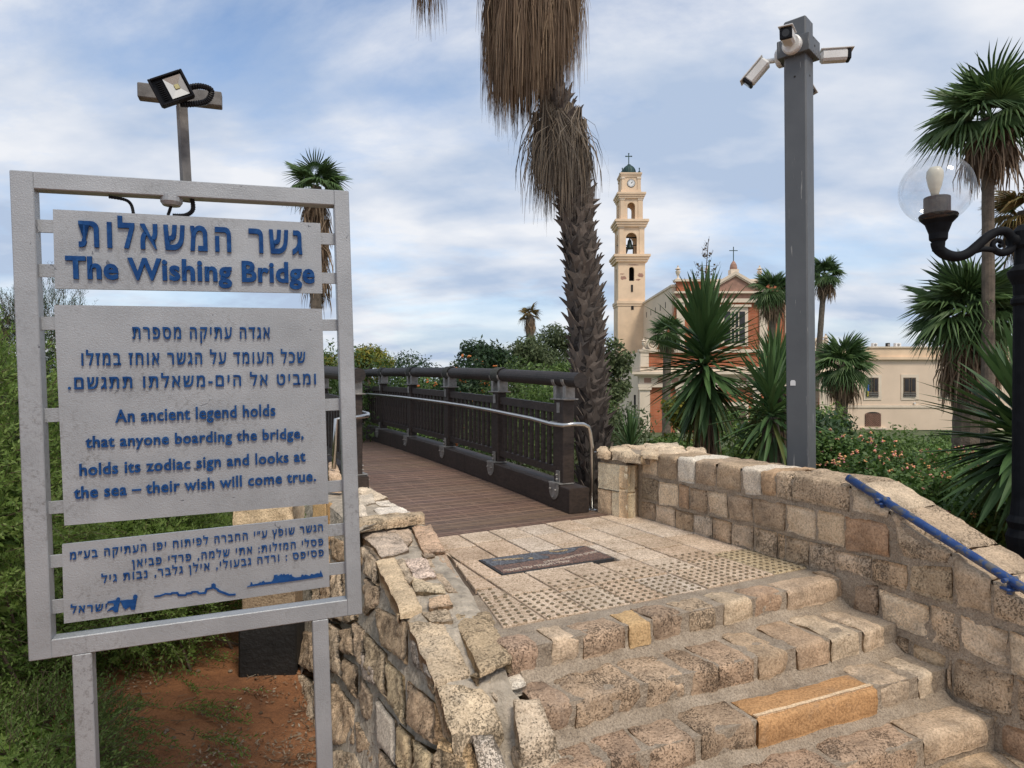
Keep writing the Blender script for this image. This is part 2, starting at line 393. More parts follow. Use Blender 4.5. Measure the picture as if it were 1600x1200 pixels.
M['plaster'] = simple('cream church plaster', (0.72, 0.535, 0.365), 0.85, 0, 0.5, 0.15, 3, 0.1, 0.02)
M['plaster_pale'] = simple('pale cream plaster', (0.71, 0.575, 0.43), 0.85, 0, 0.4, 0.08, 3, 0.1, 0.02)
M['trim'] = simple('pale stone trim', (0.70, 0.58, 0.45), 0.8, 0, 0.8, 0.08, 6, 0.1, 0.02)
M['annex'] = simple('beige rendered wall', (0.72, 0.56, 0.42), 0.85, 0, 0.3, 0.10, 3, 0.1, 0.02)
M['patina'] = simple('green copper', (0.022, 0.055, 0.05), 0.6, 0.2, 1.5, 0.3, 8, 0.2, 0.02)
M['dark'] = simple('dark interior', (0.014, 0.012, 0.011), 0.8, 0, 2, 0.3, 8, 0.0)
M['shed'] = simple('bare plaster patch', (0.36, 0.205, 0.15), 0.9, 0, 2, 0.2, 8, 0.2, 0.02)
M['bronze'] = simple('bell bronze', (0.02, 0.035, 0.032), 0.5, 0.5, 3, 0.3, 8, 0.0)
M['white'] = simple('white enamel', (0.75, 0.74, 0.72), 0.5, 0, 3, 0.05, 8, 0.0)
M['flag_blue'] = simple('blue cloth', (0.02, 0.09, 0.42), 0.8, 0, 3, 0.1, 8, 0.0)
M['flag_yellow'] = simple('yellow cloth', (0.62, 0.48, 0.04), 0.8, 0, 3, 0.1, 8, 0.0)
def brick_mat():
    m, t, b = new_mat('red brick courses'); v = objvec(t)
    sx = t.nodes.new('ShaderNodeSeparateXYZ'); t.links.new(v, sx.inputs[0])
    cx = t.nodes.new('ShaderNodeCombineXYZ'); ad = t.nodes.new('ShaderNodeMath'); ad.operation = 'ADD'
    t.links.new(sx.outputs[0], ad.inputs[0]); t.links.new(sx.outputs[1], ad.inputs[1])
    t.links.new(ad.outputs[0], cx.inputs[0]); t.links.new(sx.outputs[2], cx.inputs[1])
    br = t.nodes.new('ShaderNodeTexBrick'); t.links.new(cx.outputs[0], br.inputs['Vector'])
    br.inputs['Color1'].default_value = (0.36, 0.098, 0.040, 1); br.inputs['Color2'].default_value = (0.46, 0.145, 0.065, 1); br.inputs['Mortar'].default_value = (0.34, 0.19, 0.12, 1)
    br.inputs['Scale'].default_value = 1.0; br.inputs['Brick Width'].default_value = 0.55; br.inputs['Row Height'].default_value = 0.16; br.inputs['Mortar Size'].default_value = 0.014
    n = nz(t, 0.7, 5, 0.6, v)
    c = mix(t, 1.0, br.outputs[0], ramp(t, n.outputs['Fac'], [(0.3, (0.8,)*3), (0.7, (1.15,)*3)]).outputs[0], 'MULTIPLY')
    t.links.new(c, b.inputs['Base Color']); b.inputs['Roughness'].default_value = 0.9
    bump(t, b, br.outputs['Fac'], -0.4, 0.02); return m
M['brick'] = brick_mat()
def glass_mat():
    m, t, b = new_mat('clear globe glass')
    t.nodes.remove(b)
    o = t.nodes['Material Output']
    fr = t.nodes.new('ShaderNodeLayerWeight'); fr.inputs['Blend'].default_value = 0.18
    tr = t.nodes.new('ShaderNodeBsdfTransparent'); tr.inputs[0].default_value = (0.97, 0.975, 0.98, 1)
    gl = t.nodes.new('ShaderNodeBsdfGlossy'); gl.inputs['Roughness'].default_value = 0.05
    v = objvec(t); n = nz(t, 9, 6, 0.7, v)
    df = t.nodes.new('ShaderNodeBsdfDiffuse'); df.inputs[0].default_value = (0.55, 0.55, 0.53, 1)
    dm = t.nodes.new('ShaderNodeMixShader'); ma = ramp(t, n.outputs['Fac'], [(0.45, (0.02,)*3), (0.8, (0.22,)*3)])
    t.links.new(ma.outputs[0], dm.inputs[0]); t.links.new(tr.outputs[0], dm.inputs[1]); t.links.new(df.outputs[0], dm.inputs[2])
    ms = t.nodes.new('ShaderNodeMixShader'); fm = ramp(t, fr.outputs['Facing'], [(0.0, (0.06,)*3), (0.8, (0.20,)*3), (1.0, (0.75,)*3)])
    t.links.new(fm.outputs[0], ms.inputs[0]); t.links.new(dm.outputs[0], ms.inputs[1]); t.links.new(gl.outputs[0], ms.inputs[2])
    t.links.new(ms.outputs[0], o.inputs['Surface']); return m
M['glass'] = glass_mat()
M['bulb'] = simple('milky lamp bulb', (0.62, 0.58, 0.46), 0.35, 0, 20, 0.1, 30, 0.0)
M['pane'] = simple('dark window pane', (0.02, 0.018, 0.018), 0.12, 0, 2, 0.3, 8, 0.0)

# ------------------------------------------------------------------ terrain
def gz(x, y):
    """height of the garden ground: level near the steps, dropping beyond the landing"""
    t = np.clip((np.asarray(y, float)-5.5)/14.0, 0, 1); t = t*t*(3-2*t)
    near = -0.74 + 0.05*np.sin(np.asarray(x)*2.1+1)*np.cos(np.asarray(y)*1.7)
    farz = -3.9 - 22*np.clip((np.asarray(y, float)-130)/500, 0, 1)
    return near*(1-t) + farz*t
def build_ground():
    ys = np.concatenate([np.linspace(-14, 0, 8), np.arange(0.4, 9, 0.22), np.geomspace(9.4, 6000, 46)])
    xs = np.concatenate([-np.geomspace(6000, 6.4, 26), np.arange(-6, 6.01, 0.3), np.geomspace(6.4, 6000, 26)])
    X, Y = np.meshgrid(xs, ys); Z = gz(X, Y)
    Z = Z + np.where((np.abs(X) < 6) & (Y < 9), 0.012*np.sin(X*9+Y*5)*np.sin(Y*8-X*3), 0)
    g = G(); nx, ny = len(xs), len(ys)
    g.v = [tuple(map(float, p)) for p in np.stack([X, Y, Z], -1).reshape(-1, 3)]
    g.f = [(j*nx+i, j*nx+i+1, (j+1)*nx+i+1, (j+1)*nx+i) for j in range(ny-1) for i in range(nx-1)]
    return mk('ground', g, M['soil'], smooth=True, kind='structure', label='reddish sandy garden soil falling away beyond the landing')
build_ground()

# ------------------------------------------------------------------ stones
def resample(poly, n):
    poly = [np.asarray(p, float) for p in poly]
    d = [0.0]
    for a, b in zip(poly, poly[1:]): d.append(d[-1]+np.linalg.norm(b-a))
    ts = np.linspace(0, d[-1], n); P = np.stack(poly)
    return np.stack([np.interp(ts, d, P[:, k]) for k in range(3)], 1)
SID = [0]
def stone(parent, railL, railR, outward, col, mat='stone', depth=0.10, rough=0.006, rnd=0.010, res=0.022, name='stone', inset=0.002, wob=0.006, label=None):
    """one hewn block: a rounded, uneven face lofted between a left and a right edge line, with sides going back into the wall"""
    SID[0] += 1
    rs = V(SID[0]*3.7 % 91, SID[0]*7.1 % 83, SID[0]*1.3 % 77)
    lenv = max(np.linalg.norm(np.diff(np.stack(railL), axis=0), axis=1).sum(), 0.02)
    lenu = max(np.linalg.norm(np.asarray(railR[0])-np.asarray(railL[0])), 0.02)
    nv = int(min(34, max(5, lenv/res+1))); nu = int(min(40, max(5, lenu/res+1)))
    A, B = resample(railL, nv), resample(railR, nv)
    if len(railL) > 2:
        k = 1
        for _ in range(k):
            for Q in (A, B): Q[1:-1] = 0.5*Q[1:-1]+0.25*(Q[:-2]+Q[2:])
    jn = None
    if len(railL) == 3:
        jn = np.linalg.norm(np.asarray(railL[1])-np.asarray(railL[0]))/lenv*(nv-1)
    tu = np.linspace(0, 1, nu)[None, :, None]
    P = A[:, None, :]*(1-tu) + B[:, None, :]*tu
    du = np.gradient(P, axis=1); dv = np.gradient(P, axis=0)
    n = np.cross(du, dv); n /= np.linalg.norm(n, axis=2, keepdims=True)+1e-9
    if np.mean(n @ np.asarray(outward, float)) < 0: n = -n
    # irregular outline
    cu = (np.arange(nu)/(nu-1)); cv = (np.arange(nv)/(nv-1))
    eu = np.minimum(cu, 1-cu)[None, :]*lenu; ev = np.minimum(cv, 1-cv)[:, None]*lenv
    uu = unit(B.mean(0)-A.mean(0)); vv = dv/(np.linalg.norm(dv, axis=2, keepdims=True)+1e-9)
    out = P.copy()
    for j in range(nv):
        for i in range(nu):
            p = P[j, i]; q = Vector(p+rs)
            e = min(eu[0, i], ev[j, 0])
            wgt = max(0, 1-e/0.05)
            a = mn.noise(q*14)*wob*wgt; b_ = mn.noise((q+Vector((31, 7, 3)))*14)*wob*wgt
            si = (1 if i < nu/2 else -1)*inset*max(0, 1-eu[0, i]/0.03); sj = (1 if j < nv/2 else -1)*inset*max(0, 1-ev[j, 0]/0.03)
            h = rough*(1.4*mn.noise(q*7) + 0.9*mn.noise(q*19) + 0.55*mn.noise(q*47))
            f = max(0, 1-e/rnd); h -= rnd*f*f
            if jn is not None:                                     # chips along the worn arris
                wa = math.exp(-((j-jn)*lenv/nv/0.028)**2); h -= 0.016*wa*max(0, mn.noise(q*9)*0.8+mn.noise(q*23)*0.5+0.05)
            out[j, i] = p + uu*(a+si) + vv[j, i]*(b_+sj) + n[j, i]*h
    g = G()
    g.v = [tuple(p) for p in out.reshape(-1, 3)]
    g.f = [(j*nu+i, j*nu+i+1, (j+1)*nu+i+1, (j+1)*nu+i) for j in range(nv-1) for i in range(nu-1)]
    ring = [i for i in range(nu)] + [j*nu+nu-1 for j in range(1, nv)] + [(nv-1)*nu+i for i in range(nu-2, -1, -1)] + [j*nu for j in range(nv-2, 0, -1)]
    o = len(g.v)
    for k in ring:
        j, i = divmod(k, nu); g.v.append(tuple(out[j, i]-n[j, i]*depth))
    m = len(ring)
    g.f += [(ring[k], ring[(k+1) % m], o+(k+1) % m, o+k) for k in range(m)]
    fn = np.cross(out[1, 0]-out[0, 0], out[0, 1]-out[0, 0])
    if np.dot(fn, n[0, 0]) > 0: g.f = [f[::-1] for f in g.f]
    return mk(name, g, M[mat], parent, smooth=True, color=(min(.86, 0.055+col[0]*1.33), min(.77, 0.046+col[1]*1.31), min(.66, 0.040+col[2]*1.28)), label=label)

TAN = [(0.36, 0.275, 0.19), (0.33, 0.245, 0.165), (0.40, 0.315, 0.22), (0.30, 0.225, 0.155), (0.37, 0.27, 0.175), (0.42, 0.33, 0.235)]
def tan(): 
    c = random.choice(TAN); k = random.uniform(0.86, 1.14); return tuple(x*k for x in c)
CREAM = (0.56, 0.45, 0.32); WHITE = (0.55, 0.50, 0.42); BROWN = (0.27, 0.185, 0.12); OCHRE = (0.38, 0.255, 0.125); ORANGE = (0.34, 0.185, 0.075)

# ------------------------------------------------------------------ right-hand wall
W0 = PZ(1001.2, 808.75, 0); W1 = PZ(1260, 887, 0)
WD = unit(W1-W0)                       # runs towards the viewer
WN = unit(V(-WD[1], WD[0], 0));  WN = WN if np.dot(WN, -W0) > 0 else -WN     # faces the steps
WB = -WN
def wp(u, v): return PP(u, v, W0, WN)
def a1(x, y): return (920+x/4, 680+y/4)
def a2(x, y): return (1200+x/4, 700+y/4)
def a3(x, y): return (1200+x/4, 900+y/4)
def a4(x, y): return (820+x/4, 900+y/4)
def a5(x, y): return (500+x/4, 900+y/4)
def a6(x, y): return (500+x/4, 700+y/4)
rw = thing('stone_wall', W0, 'low sandstone wall with a blue rail, stepping down the right of the stairs', 'wall')
WT = 0.545
bend = wp(*a2(512, 222))
def top_z(p):                           # wall top: level, then falling with the stairs
    s = np.dot(p-bend, WD)
    return WT if s <= 0 else WT-0.455*s
# core of mortar, 12 mm behind the stone faces
g = G()
ss = [-0.05, float(np.dot(bend-W0, WD)), 5.2]
TH = 0.40
for s0, s1 in zip(ss, ss[1:]):
    a, b = W0+WD*s0, W0+WD*s1
    za, zb = top_z(a+WD*1e-6)-0.03, top_z(b)-0.03
    f0, f1 = a-WN*0.0125, b-WN*0.0125; k0, k1 = a-WN*(TH-0.02), b-WN*(TH-0.02)
    zz = lambda p, z: V(p[0], p[1], z)
    g.hexa([zz(f0, -1.2), zz(f1, -1.2), zz(k1, -1.2), zz(k0, -1.2)], [zz(f0, za), zz(f1, zb), zz(k1, zb), zz(k0, za)])
mk('mortar_core', g, M['mortar'], rw)
def quad_stone(q, A, parent, plane, out_, col, mat='stone', **kw):
    tl, tr, br, bl = [plane(*A(*p)) for p in q]
    return stone(parent, [tl, bl], [tr, br], out_, col, mat, **kw)
def top_stone(q, A, col, mat='stone', **kw):       # top-course block: shows its top and its face
    tl, tr, br, bl = [wp(*A(*p)) for p in q]
    def up(p): p = p.copy(); p[2] = top_z(p); return p
    tl, tr = up(tl), up(tr)
    def back(p): p = p + WB*TH; return p
    return stone(rw, [back(tl), tl, bl], [back(tr), tr, br], WN+V(0, 0, 1), col, mat, depth=0.08, **kw)
P_, S_, F_ = 'stone_pit', 'stone', 'stone_fine'
for q, c, m in [
    ([(325,112),(420,120),(425,258),(325,240)], None, S_), ([(424,122),(545,133),(549,290),(428,265)], (0.29,0.215,0.14), S_),
    ([(549,133),(659,142),(655,306),(553,292)], WHITE, F_), ([(662,145),(790,152),(790,330),(658,308)], None, S_),
    ([(793,155),(940,170),(945,360),(793,330)], (0.32,0.24,0.16), S_), ([(943,170),(1066,180),(1070,378),(968,370)], (0.50,0.44,0.36), F_),
    ([(1069,180),(1160,195),(1165,388),(1078,378)], (0.37,0.25,0.15), S_), ([(1162,195),(1259,205),(1260,408),(1168,388)], None, P_),
    ([(1261,205),(1625,285),(1622,480),(1262,408)], (0.33,0.25,0.17), P_)]:
    top_stone(q, a1, c or tan(), m, rough=0.008, rnd=0.011)
for q, c, m in [([(512,225),(755,388),(742,445),(515,392)], (0.40,0.32,0.23), S_), ([(757,392),(1135,640),(1112,725),(840,690)], None, P_),
    ([(1142,648),(1385,800),(1390,1040),(1165,1000)], (0.34,0.26,0.18), S_), ([(1395,812),(1700,1000),(1700,1180),(1405,1065)], None, P_)]:
    top_stone(q, a2, c or tan(), m, rough=0.008, rnd=0.011)
for q, c, m in [
    ([(325,255),(430,283),(425,420),(325,398)], (0.24,0.19,0.13), P_), ([(434,290),(552,305),(552,450),(436,436)], CREAM, F_),
    ([(556,302),(620,318),(620,462),(556,450)], (0.36,0.24,0.15), S_), ([(624,325),(735,345),(735,492),(624,468)], None, P_),
    ([(740,345),(856,360),(866,520),(742,492)], (0.44,0.35,0.25), S_), ([(862,365),(1013,392),(1020,550),(872,527)], None, S_),
    ([(1019,392),(1223,428),(1219,600),(1025,560)], None, S_), ([(1229,430),(1410,465),(1412,655),(1229,606)], (0.47,0.37,0.26), F_),
    ([(1416,465),(1590,500),(1592,705),(1420,658)], (0.43,0.33,0.22), F_),
    ([(325,412),(410,425),(412,540),(325,520)], None, P_), ([(415,432),(535,455),(535,590),(415,545)], (0.42,0.33,0.24), S_),
    ([(538,460),(648,490),(648,622),(538,590)], None, P_), ([(651,490),(765,505),(768,650),(651,622)], (0.45,0.38,0.30), P_),
    ([(769,508),(885,545),(885,685),(771,652)], None, P_), ([(888,548),(1021,565),(1022,725),(888,688)], (0.43,0.34,0.25), P_),
    ([(1026,572),(1170,605),(1170,772),(1026,728)], (0.40,0.31,0.22), P_), ([(1173,612),(1220,625),(1222,785),(1173,774)], None, P_),
    ([(1224,628),(1368,660),(1370,820),(1224,786)], (0.33,0.25,0.17), P_), ([(1372,665),(1535,692),(1535,862),(1372,822)], (0.42,0.33,0.24), P_)]:
    quad_stone(q, a1, rw, wp, WN, c or tan(), m, rough=0.008, rnd=0.010)
for q, c, m in [([(472,425),(745,470),(755,688),(475,638)], (0.30,0.19,0.115), S_), ([(412,640),(642,682),(632,822),(405,762)], (0.42,0.33,0.24), P_),
    ([(648,690),(863,730),(865,902),(638,832)], None, P_), ([(870,722),(1145,745),(1152,985),(878,905)], (0.34,0.26,0.17), P_)]:
    quad_stone(q, a2, rw, wp, WN, c or tan(), m, rough=0.009, rnd=0.011)
for q, c, m in [
    ([(525,40),(682,65),(690,275),(518,215)], (0.26,0.19,0.13), P_), ([(694,80),(1005,190),(992,402),(698,282)], CREAM, S_),
    ([(1015,180),(1180,230),(1192,487),(1012,420)], None, P_), ([(1193,240),(1490,345),(1490,592),(1203,462)], (0.50,0.40,0.29), S_),
    ([(1500,338),(1750,430),(1750,690),(1508,612)], CREAM, S_),
    ([(770,362),(872,400),(872,500),(785,440)], None, P_), ([(880,418),(1110,490),(1112,652),(882,522)], (0.37,0.28,0.18), S_),
    ([(1120,500),(1140,508),(1146,760),(1115,700)], None, S_), ([(1146,510),(1530,622),(1512,878),(1155,762)], (0.33,0.25,0.17), P_),
    ([(1545,640),(1750,725),(1750,965),(1560,905)], None, P_), ([(1162,785),(1450,890),(1385,938),(1180,832)], None, P_),
    ([(1450,910),(1750,1030),(1750,1270),(1455,1090)], (0.29,0.19,0.12), S_), ([(880,540),(1105,668),(1110,790),(890,700)], None, P_)]:
    quad_stone(q, a3, rw, wp, WN, c or tan(), m, rough=0.011, rnd=0.012)

# blue handrail on the wall
rp0 = W0 + WB*0.012
def rp(u, v): return PP(u, v, rp0, WN)
hr = thing('blue_handrail', rp(1322, 746), 'scuffed blue pipe handrail bolted along the sloping wall top', 'handrail')
e0, e1 = rp(1325, 746.5), rp(1602, 921)
far_e = e0 + (e1-e0)*2.0
mk('pipe', G().tube([e0, e0+(e1-e0)*0.5, e1, far_e], 0.0215, 16), M['bluepipe'], hr, smooth=True)
for t_ in (0.235, 0.93, 1.6):
    c = e0+(e1-e0)*t_
    gg = G().tube([c+WB*-0.05, c+WB*0.05], 0.011, 10)
    zt = top_z(c)
    gg.tube([c, V(c[0], c[1], zt-0.02)], 0.012, 10); gg.bb(V(c[0], c[1], zt+0.004), (0.06, 0.05, 0.012), 0.003)
    mk('bracket', gg, M['bluepipe'], hr, smooth=False)

# dressed corner pillar with a rough slab cap
pil = thing('stone_pillar', PZ(981, 810, 0), 'cream rock-faced pillar under a rough flat cap at the bridge end', 'pillar')
pc, pl, pr = PZ(981.3, 810, 0), PZ(933.5, 799.5, 0), PZ(1000.5, 804.5, 0)
pb = pl+(pr-pc)+unit(pl-pc)*0.05
ptop = 0.43
def lift(p, z): return V(p[0], p[1], z)
cen = (pc+pl+pr+pb)/4
def shr(p, z): return lift(cen+(p-cen)*0.84, z)
mk('mortar_core', G().hexa([shr(p, -0.9) for p in (pc, pr, pb, pl)], [shr(p, ptop+0.03) for p in (pc, pr, pb, pl)]), M['mortar'], pil)
lf_n = unit(np.cross(pc-pl, V(0, 0, 1))); lf_n = lf_n if np.dot(lf_n, EYE-cen) > 0 else -lf_n
rf_n = unit(np.cross(pr-pc, V(0, 0, 1))); rf_n = rf_n if np.dot(rf_n, EYE-cen) > 0 else -rf_n
def face_block(a, b, t0, t1, z0, z1, nrm, col):
    A_, B_ = a+(b-a)*t0, a+(b-a)*t1
    stone(pil, [lift(A_, z1), lift(A_, z0)], [lift(B_, z1), lift(B_, z0)], nrm, col, F_, depth=0.08, rough=0.007, rnd=0.005, wob=0.001, inset=0.001, res=0.016)
CP = (0.66, 0.52, 0.37)
face_block(pl, pc, 0, 1, 0.205, ptop, lf_n, CP); face_block(pl, pc, 0, 0.46, -0.02, 0.2, lf_n, (0.50,0.37,0.24)); face_block(pl, pc, 0.47, 1, -0.02, 0.2, lf_n, CP)
face_block(pc, pr, 0, 1, 0.235, ptop, rf_n, (0.60,0.45,0.28)); face_block(pc, pr, 0.0, 1, -0.02, 0.23, rf_n, (0.58,0.43,0.27))
# cap stones: front edge blocks and the broad top running back to the right
def cz(x, y, z=0.548): return PZ(*a1(x, y), z)
def cap_stone(tops, drop, col, m=S_):
    tl, tr, fr, fl = tops
    stone(pil, [tl, fl, fl-V(0, 0, drop)], [tr, fr, fr-V(0, 0, drop)], V(0, 0, 1)+unit(V(-0.3, -1, 0)), col, m, depth=0.05, rough=0.012, rnd=0.02, wob=0.012, name='cap_stone')
cap_stone([cz(60,72), cz(120,70), cz(132,92), cz(45,88)], 0.085, (0.46,0.36,0.25))
cap_stone([cz(122,70), cz(240,66), cz(322,112), cz(136,92)], 0.09, (0.50,0.40,0.28), P_)
cap_stone([cz(180,62), cz(330,52), cz(420,90), cz(245,68)], 0.07, (0.48,0.38,0.27))
cap_stone([cz(332,52), cz(560,47), cz(600,75), cz(400,84)], 0.07, (0.55,0.45,0.33))
cap_stone([cz(420,84), cz(600,78), cz(640,108), cz(430,116)], 0.07, (0.50,0.40,0.29))
cap_stone([cz(600,72), cz(735,72), cz(742,108), cz(640,110)], 0.09, (0.52,0.41,0.29), P_)
cap_stone([cz(326,88), cz(418,86), cz(428,118), cz(326,110)], 0.05, (0.50,0.40,0.28))
mk('cap_bed', G().prism([lift(cz(70,76), 0.45), lift(cz(322,108), 0.45), lift(cz(735,104), 0.45), lift(cz(720,74), 0.45), lift(cz(340,56), 0.45)], (0, 0, 0.075)), M['mortar'], pil)

# ------------------------------------------------------------------ stairs
st = thing('stone_stairs', PZ(1100, 960, -0.56), 'four worn sandstone steps, one with an orange block, up to the landing', 'stairs')
RIS = 0.14
Ns = [(PZ(915, 990, 0), PZ(1307, 905, 0)), (PZ(1014, 1066, -RIS), PZ(1382, 977, -RIS)), (PZ(970, 1182, -2*RIS), PZ(1457, 1050, -2*RIS)), (PZ(1310, 1197, -3*RIS), PZ(1525, 1130, -3*RIS))]
def nos(k, u):                          # point of nosing line k seen at column u
    a, b = Ns[k]; r = (u-800)/F
    # a.x + t dx = r (a.y + t dy)
    d = b-a; t_ = (r*a[1]-a[0])/(d[0]-r*d[1]); return a+d*t_
def sdir(k): return unit(Ns[k][1]-Ns[k][0])
def sback(k): d = sdir(k); return V(-d[1], d[0], 0)
core = G()
for k in range(4):
    a = nos(k, (800, 850, 880, 905)[k]); b = Ns[k][1]+sdir(k)*0.35
    bk = sback(k); z = -RIS*k
    f = 0.011
    q = [a+bk*f, b+bk*f, b+bk*0.75, a+bk*0.75]
    core.hexa([lift(p, z-0.3) for p in q], [lift(p, z-0.0095) for p in q])
mk('mortar_bed', core, M['mortar'], st)
# sloping cement fillets at the foot of each riser
gg = G()
for k in range(3):
    a = nos(k, (815, 858, 890)[k]); b = Ns[k][1]+sdir(k)*0.1; bk = sback(k); z = -RIS*(k+1)
    n_ = 30; vs_ = []
    for i in range(n_+1):
        p = a+(b-a)*i/n_; j = mn.noise(Vector(p)*9)*0.012; j2 = mn.noise(Vector(p)*6+Vector((5, 5, 5)))*0.02
        vs_ += [lift(p+bk*0.012, z+0.034+j), lift(p-bk*(0.016+j2*.6), z+0.010), lift(p-bk*(0.05+j2), z-0.012)]
    fs_ = [(3*i+r_, 3*i+3+r_, 3*i+4+r_, 3*i+1+r_) for i in range(n_) for r_ in range(2)]
    gg.add(vs_, fs_)
mk('cement_fillet', gg, M['mortar'], st, smooth=True)
def step_stone(k, u0, u1, col, mat='stone', tread=0.20, rise=0.118, proud=0.0, **kw):
    a, b = nos(k, u0), nos(k, u1); bk = sback(k)
    if k and tread != 0.185: tread = float(np.dot(nos(k-1, min(1300, max(860, (u0+u1)/2)))-(a+b)/2, bk))-random.uniform(.022, .04); tread = min(max(tread, .17), .30)
    a, b = a-bk*proud, b-bk*proud
    dn = V(0, 0, -rise); sx = sdir(k); rj = lambda q: random.uniform(-q, q)
    kw.setdefault('rough', 0.009); kw.setdefault('rnd', 0.010)
    return stone(st, [a+bk*(tread+rj(.012))+sx*rj(.016), a+sx*rj(.004), a+dn+sx*rj(.010)], [b+bk*(tread+rj(.012))+sx*rj(.016), b+sx*rj(.004), b+dn+sx*rj(.010)], V(0, 0, 1)-bk, col, mat, depth=0.05, **kw)
S1 = [(797,844,(0.29,0.20,0.14),P_), (864,905,(0.40,0.31,0.22),S_), (913,977,(0.33,0.235,0.16),P_), (983,1018,OCHRE,F_), (1021,1070,(0.24,0.17,0.115),P_),
      (1079,1122,(0.33,0.25,0.17),P_), (1133,1176,(0.37,0.29,0.20),S_), (1181,1226,(0.28,0.19,0.125),S_), (1231,1308,(0.36,0.27,0.19),S_), (1311,1336,(0.31,0.225,0.15),S_)]
for u0, u1, c, m in S1: step_stone(0, u0, u1, c, m, tread=random.uniform(0.155, 0.175), proud=random.uniform(-0.006, 0.008))
S2 = [(846,898,(0.25,0.175,0.12),P_), (903,1004,(0.31,0.225,0.15),P_), (1013,1073,(0.34,0.25,0.17),P_), (1082,1122,(0.27,0.19,0.125),P_), (1125,1180,(0.30,0.21,0.14),P_),
      (1187,1234,(0.34,0.25,0.165),S_), (1246,1295,(0.31,0.22,0.145),S_), (1299,1345,(0.40,0.32,0.23),S_), (1349,1386,(0.39,0.305,0.22),S_)]
for u0, u1, c, m in S2: step_stone(1, u0, u1, c, m, tread=random.uniform(0.235, 0.255), proud=random.uniform(-0.006, 0.01), rough=0.018 if u0 == 903 else 0.010)
S3 = [(868,950,(0.29,0.20,0.135),P_), (956,1014,(0.27,0.185,0.125),P_), (1018,1087,(0.29,0.205,0.14),P_), (1098,1181,(0.25,0.18,0.12),P_), (1376,1426,(0.36,0.28,0.20),S_), (1436,1460,(0.38,0.31,0.23),S_)]
for u0, u1, c, m in S3: step_stone(2, u0, u1, c, m, tread=0.225, proud=random.uniform(-0.006, 0.008))
step_stone(2, 1184, 1372, ORANGE, F_, tread=0.185, rise=0.125, proud=0.014, rough=0.006, label='smooth orange sandstone block')
oa, ob = nos(2, 1186), nos(2, 1370); bk2 = sback(2)
oa, ob = oa-bk2*0.014+V(0, 0, 0.0035), ob-bk2*0.014+V(0, 0, 0.0035)
stone(st, [oa+bk2*0.052, oa+bk2*0.026], [ob+bk2*0.052, ob+bk2*0.026], V(0, 0, 1), (0.56, 0.42, 0.27), F_, depth=0.006, rough=0.002, rnd=0.001, name='pale_strip', wob=0.004)
S4 = [(1010,1090,(0.27,0.19,0.13),P_), (1096,1200,(0.28,0.2,0.135),P_), (1206,1312,(0.27,0.185,0.125),P_), (1318,1440,(0.29,0.205,0.14),P_), (1446,1545,(0.37,0.28,0.195),S_)]
for u0, u1, c, m in S4: step_stone(3, u0, u1, c, m, tread=0.205, proud=random.uniform(-0.004, 0.01))
# bottom paving
bot = G().hexa([V(0.35, -3, -1.0), V(3.4, -3, -1.0), V(3.4, 4.2, -1.0), V(0.35, 4.2, -1.0)], [V(0.35, -3, -0.58), V(3.4, -3, -0.58), V(3.4, 4.2, -0.58), V(0.35, 4.2, -0.58)])
pv = mk('lower_pavement', bot, M['mortar'], kind='structure', label='rough mortar and flagstones at the foot of the steps')
for i in range(6):
    for j in range(7):
        x0, y0 = 0.4+i*0.6, 0.4+j*0.42
        if x0 > 2.6: continue
        p = [V(x0+0.02, y0+0.4, -0.565), V(x0+0.57, y0+0.4, -0.565), V(x0+0.57, y0, -0.565), V(x0+0.02, y0, -0.565)]
        stone(pv, [p[0], p[3]], [p[1], p[2]], V(0, 0, 1), random.choice([CREAM, (0.4,0.3,0.2), (0.3,0.21,0.14)]), S_, depth=0.03, res=0.06, name='flagstone')

# ------------------------------------------------------------------ landing paving
TO = PZ(852.5, 967.5, 0)
TA = unit(PZ(698.75, 865, 0)-TO); TB = unit(PZ(1156, 910, 0)-TO)
def tp(a, b, z=0.0): return lift(TO+TA*a+TB*b, z)
ld_ = mk('landing', G().prism([tp(a_, b_, -0.5) for a_, b_ in ((-0.13, -0.27), (0.75, -0.12), (1.46, 0.0), (2.3, 0.06), (2.3, 2.6), (-0.05, 2.0))], (0, 0, 0.478)), M['joint'], kind='structure', label='landing paved in cream stone between the steps and the bridge')
def lb(a): return -0.229+0.172*a            # slanting left edge of the paving
tile_cols = [(0.70,0.575,0.45), (0.66,0.52,0.39), (0.72,0.61,0.50), (0.64,0.49,0.36), (0.69,0.55,0.42)]
def deck_a(b): return 1.815+0.068*b
MOS = (0.758, 1.122, 0.128, 0.92)           # a0,a1,b0,b1 of the mosaic
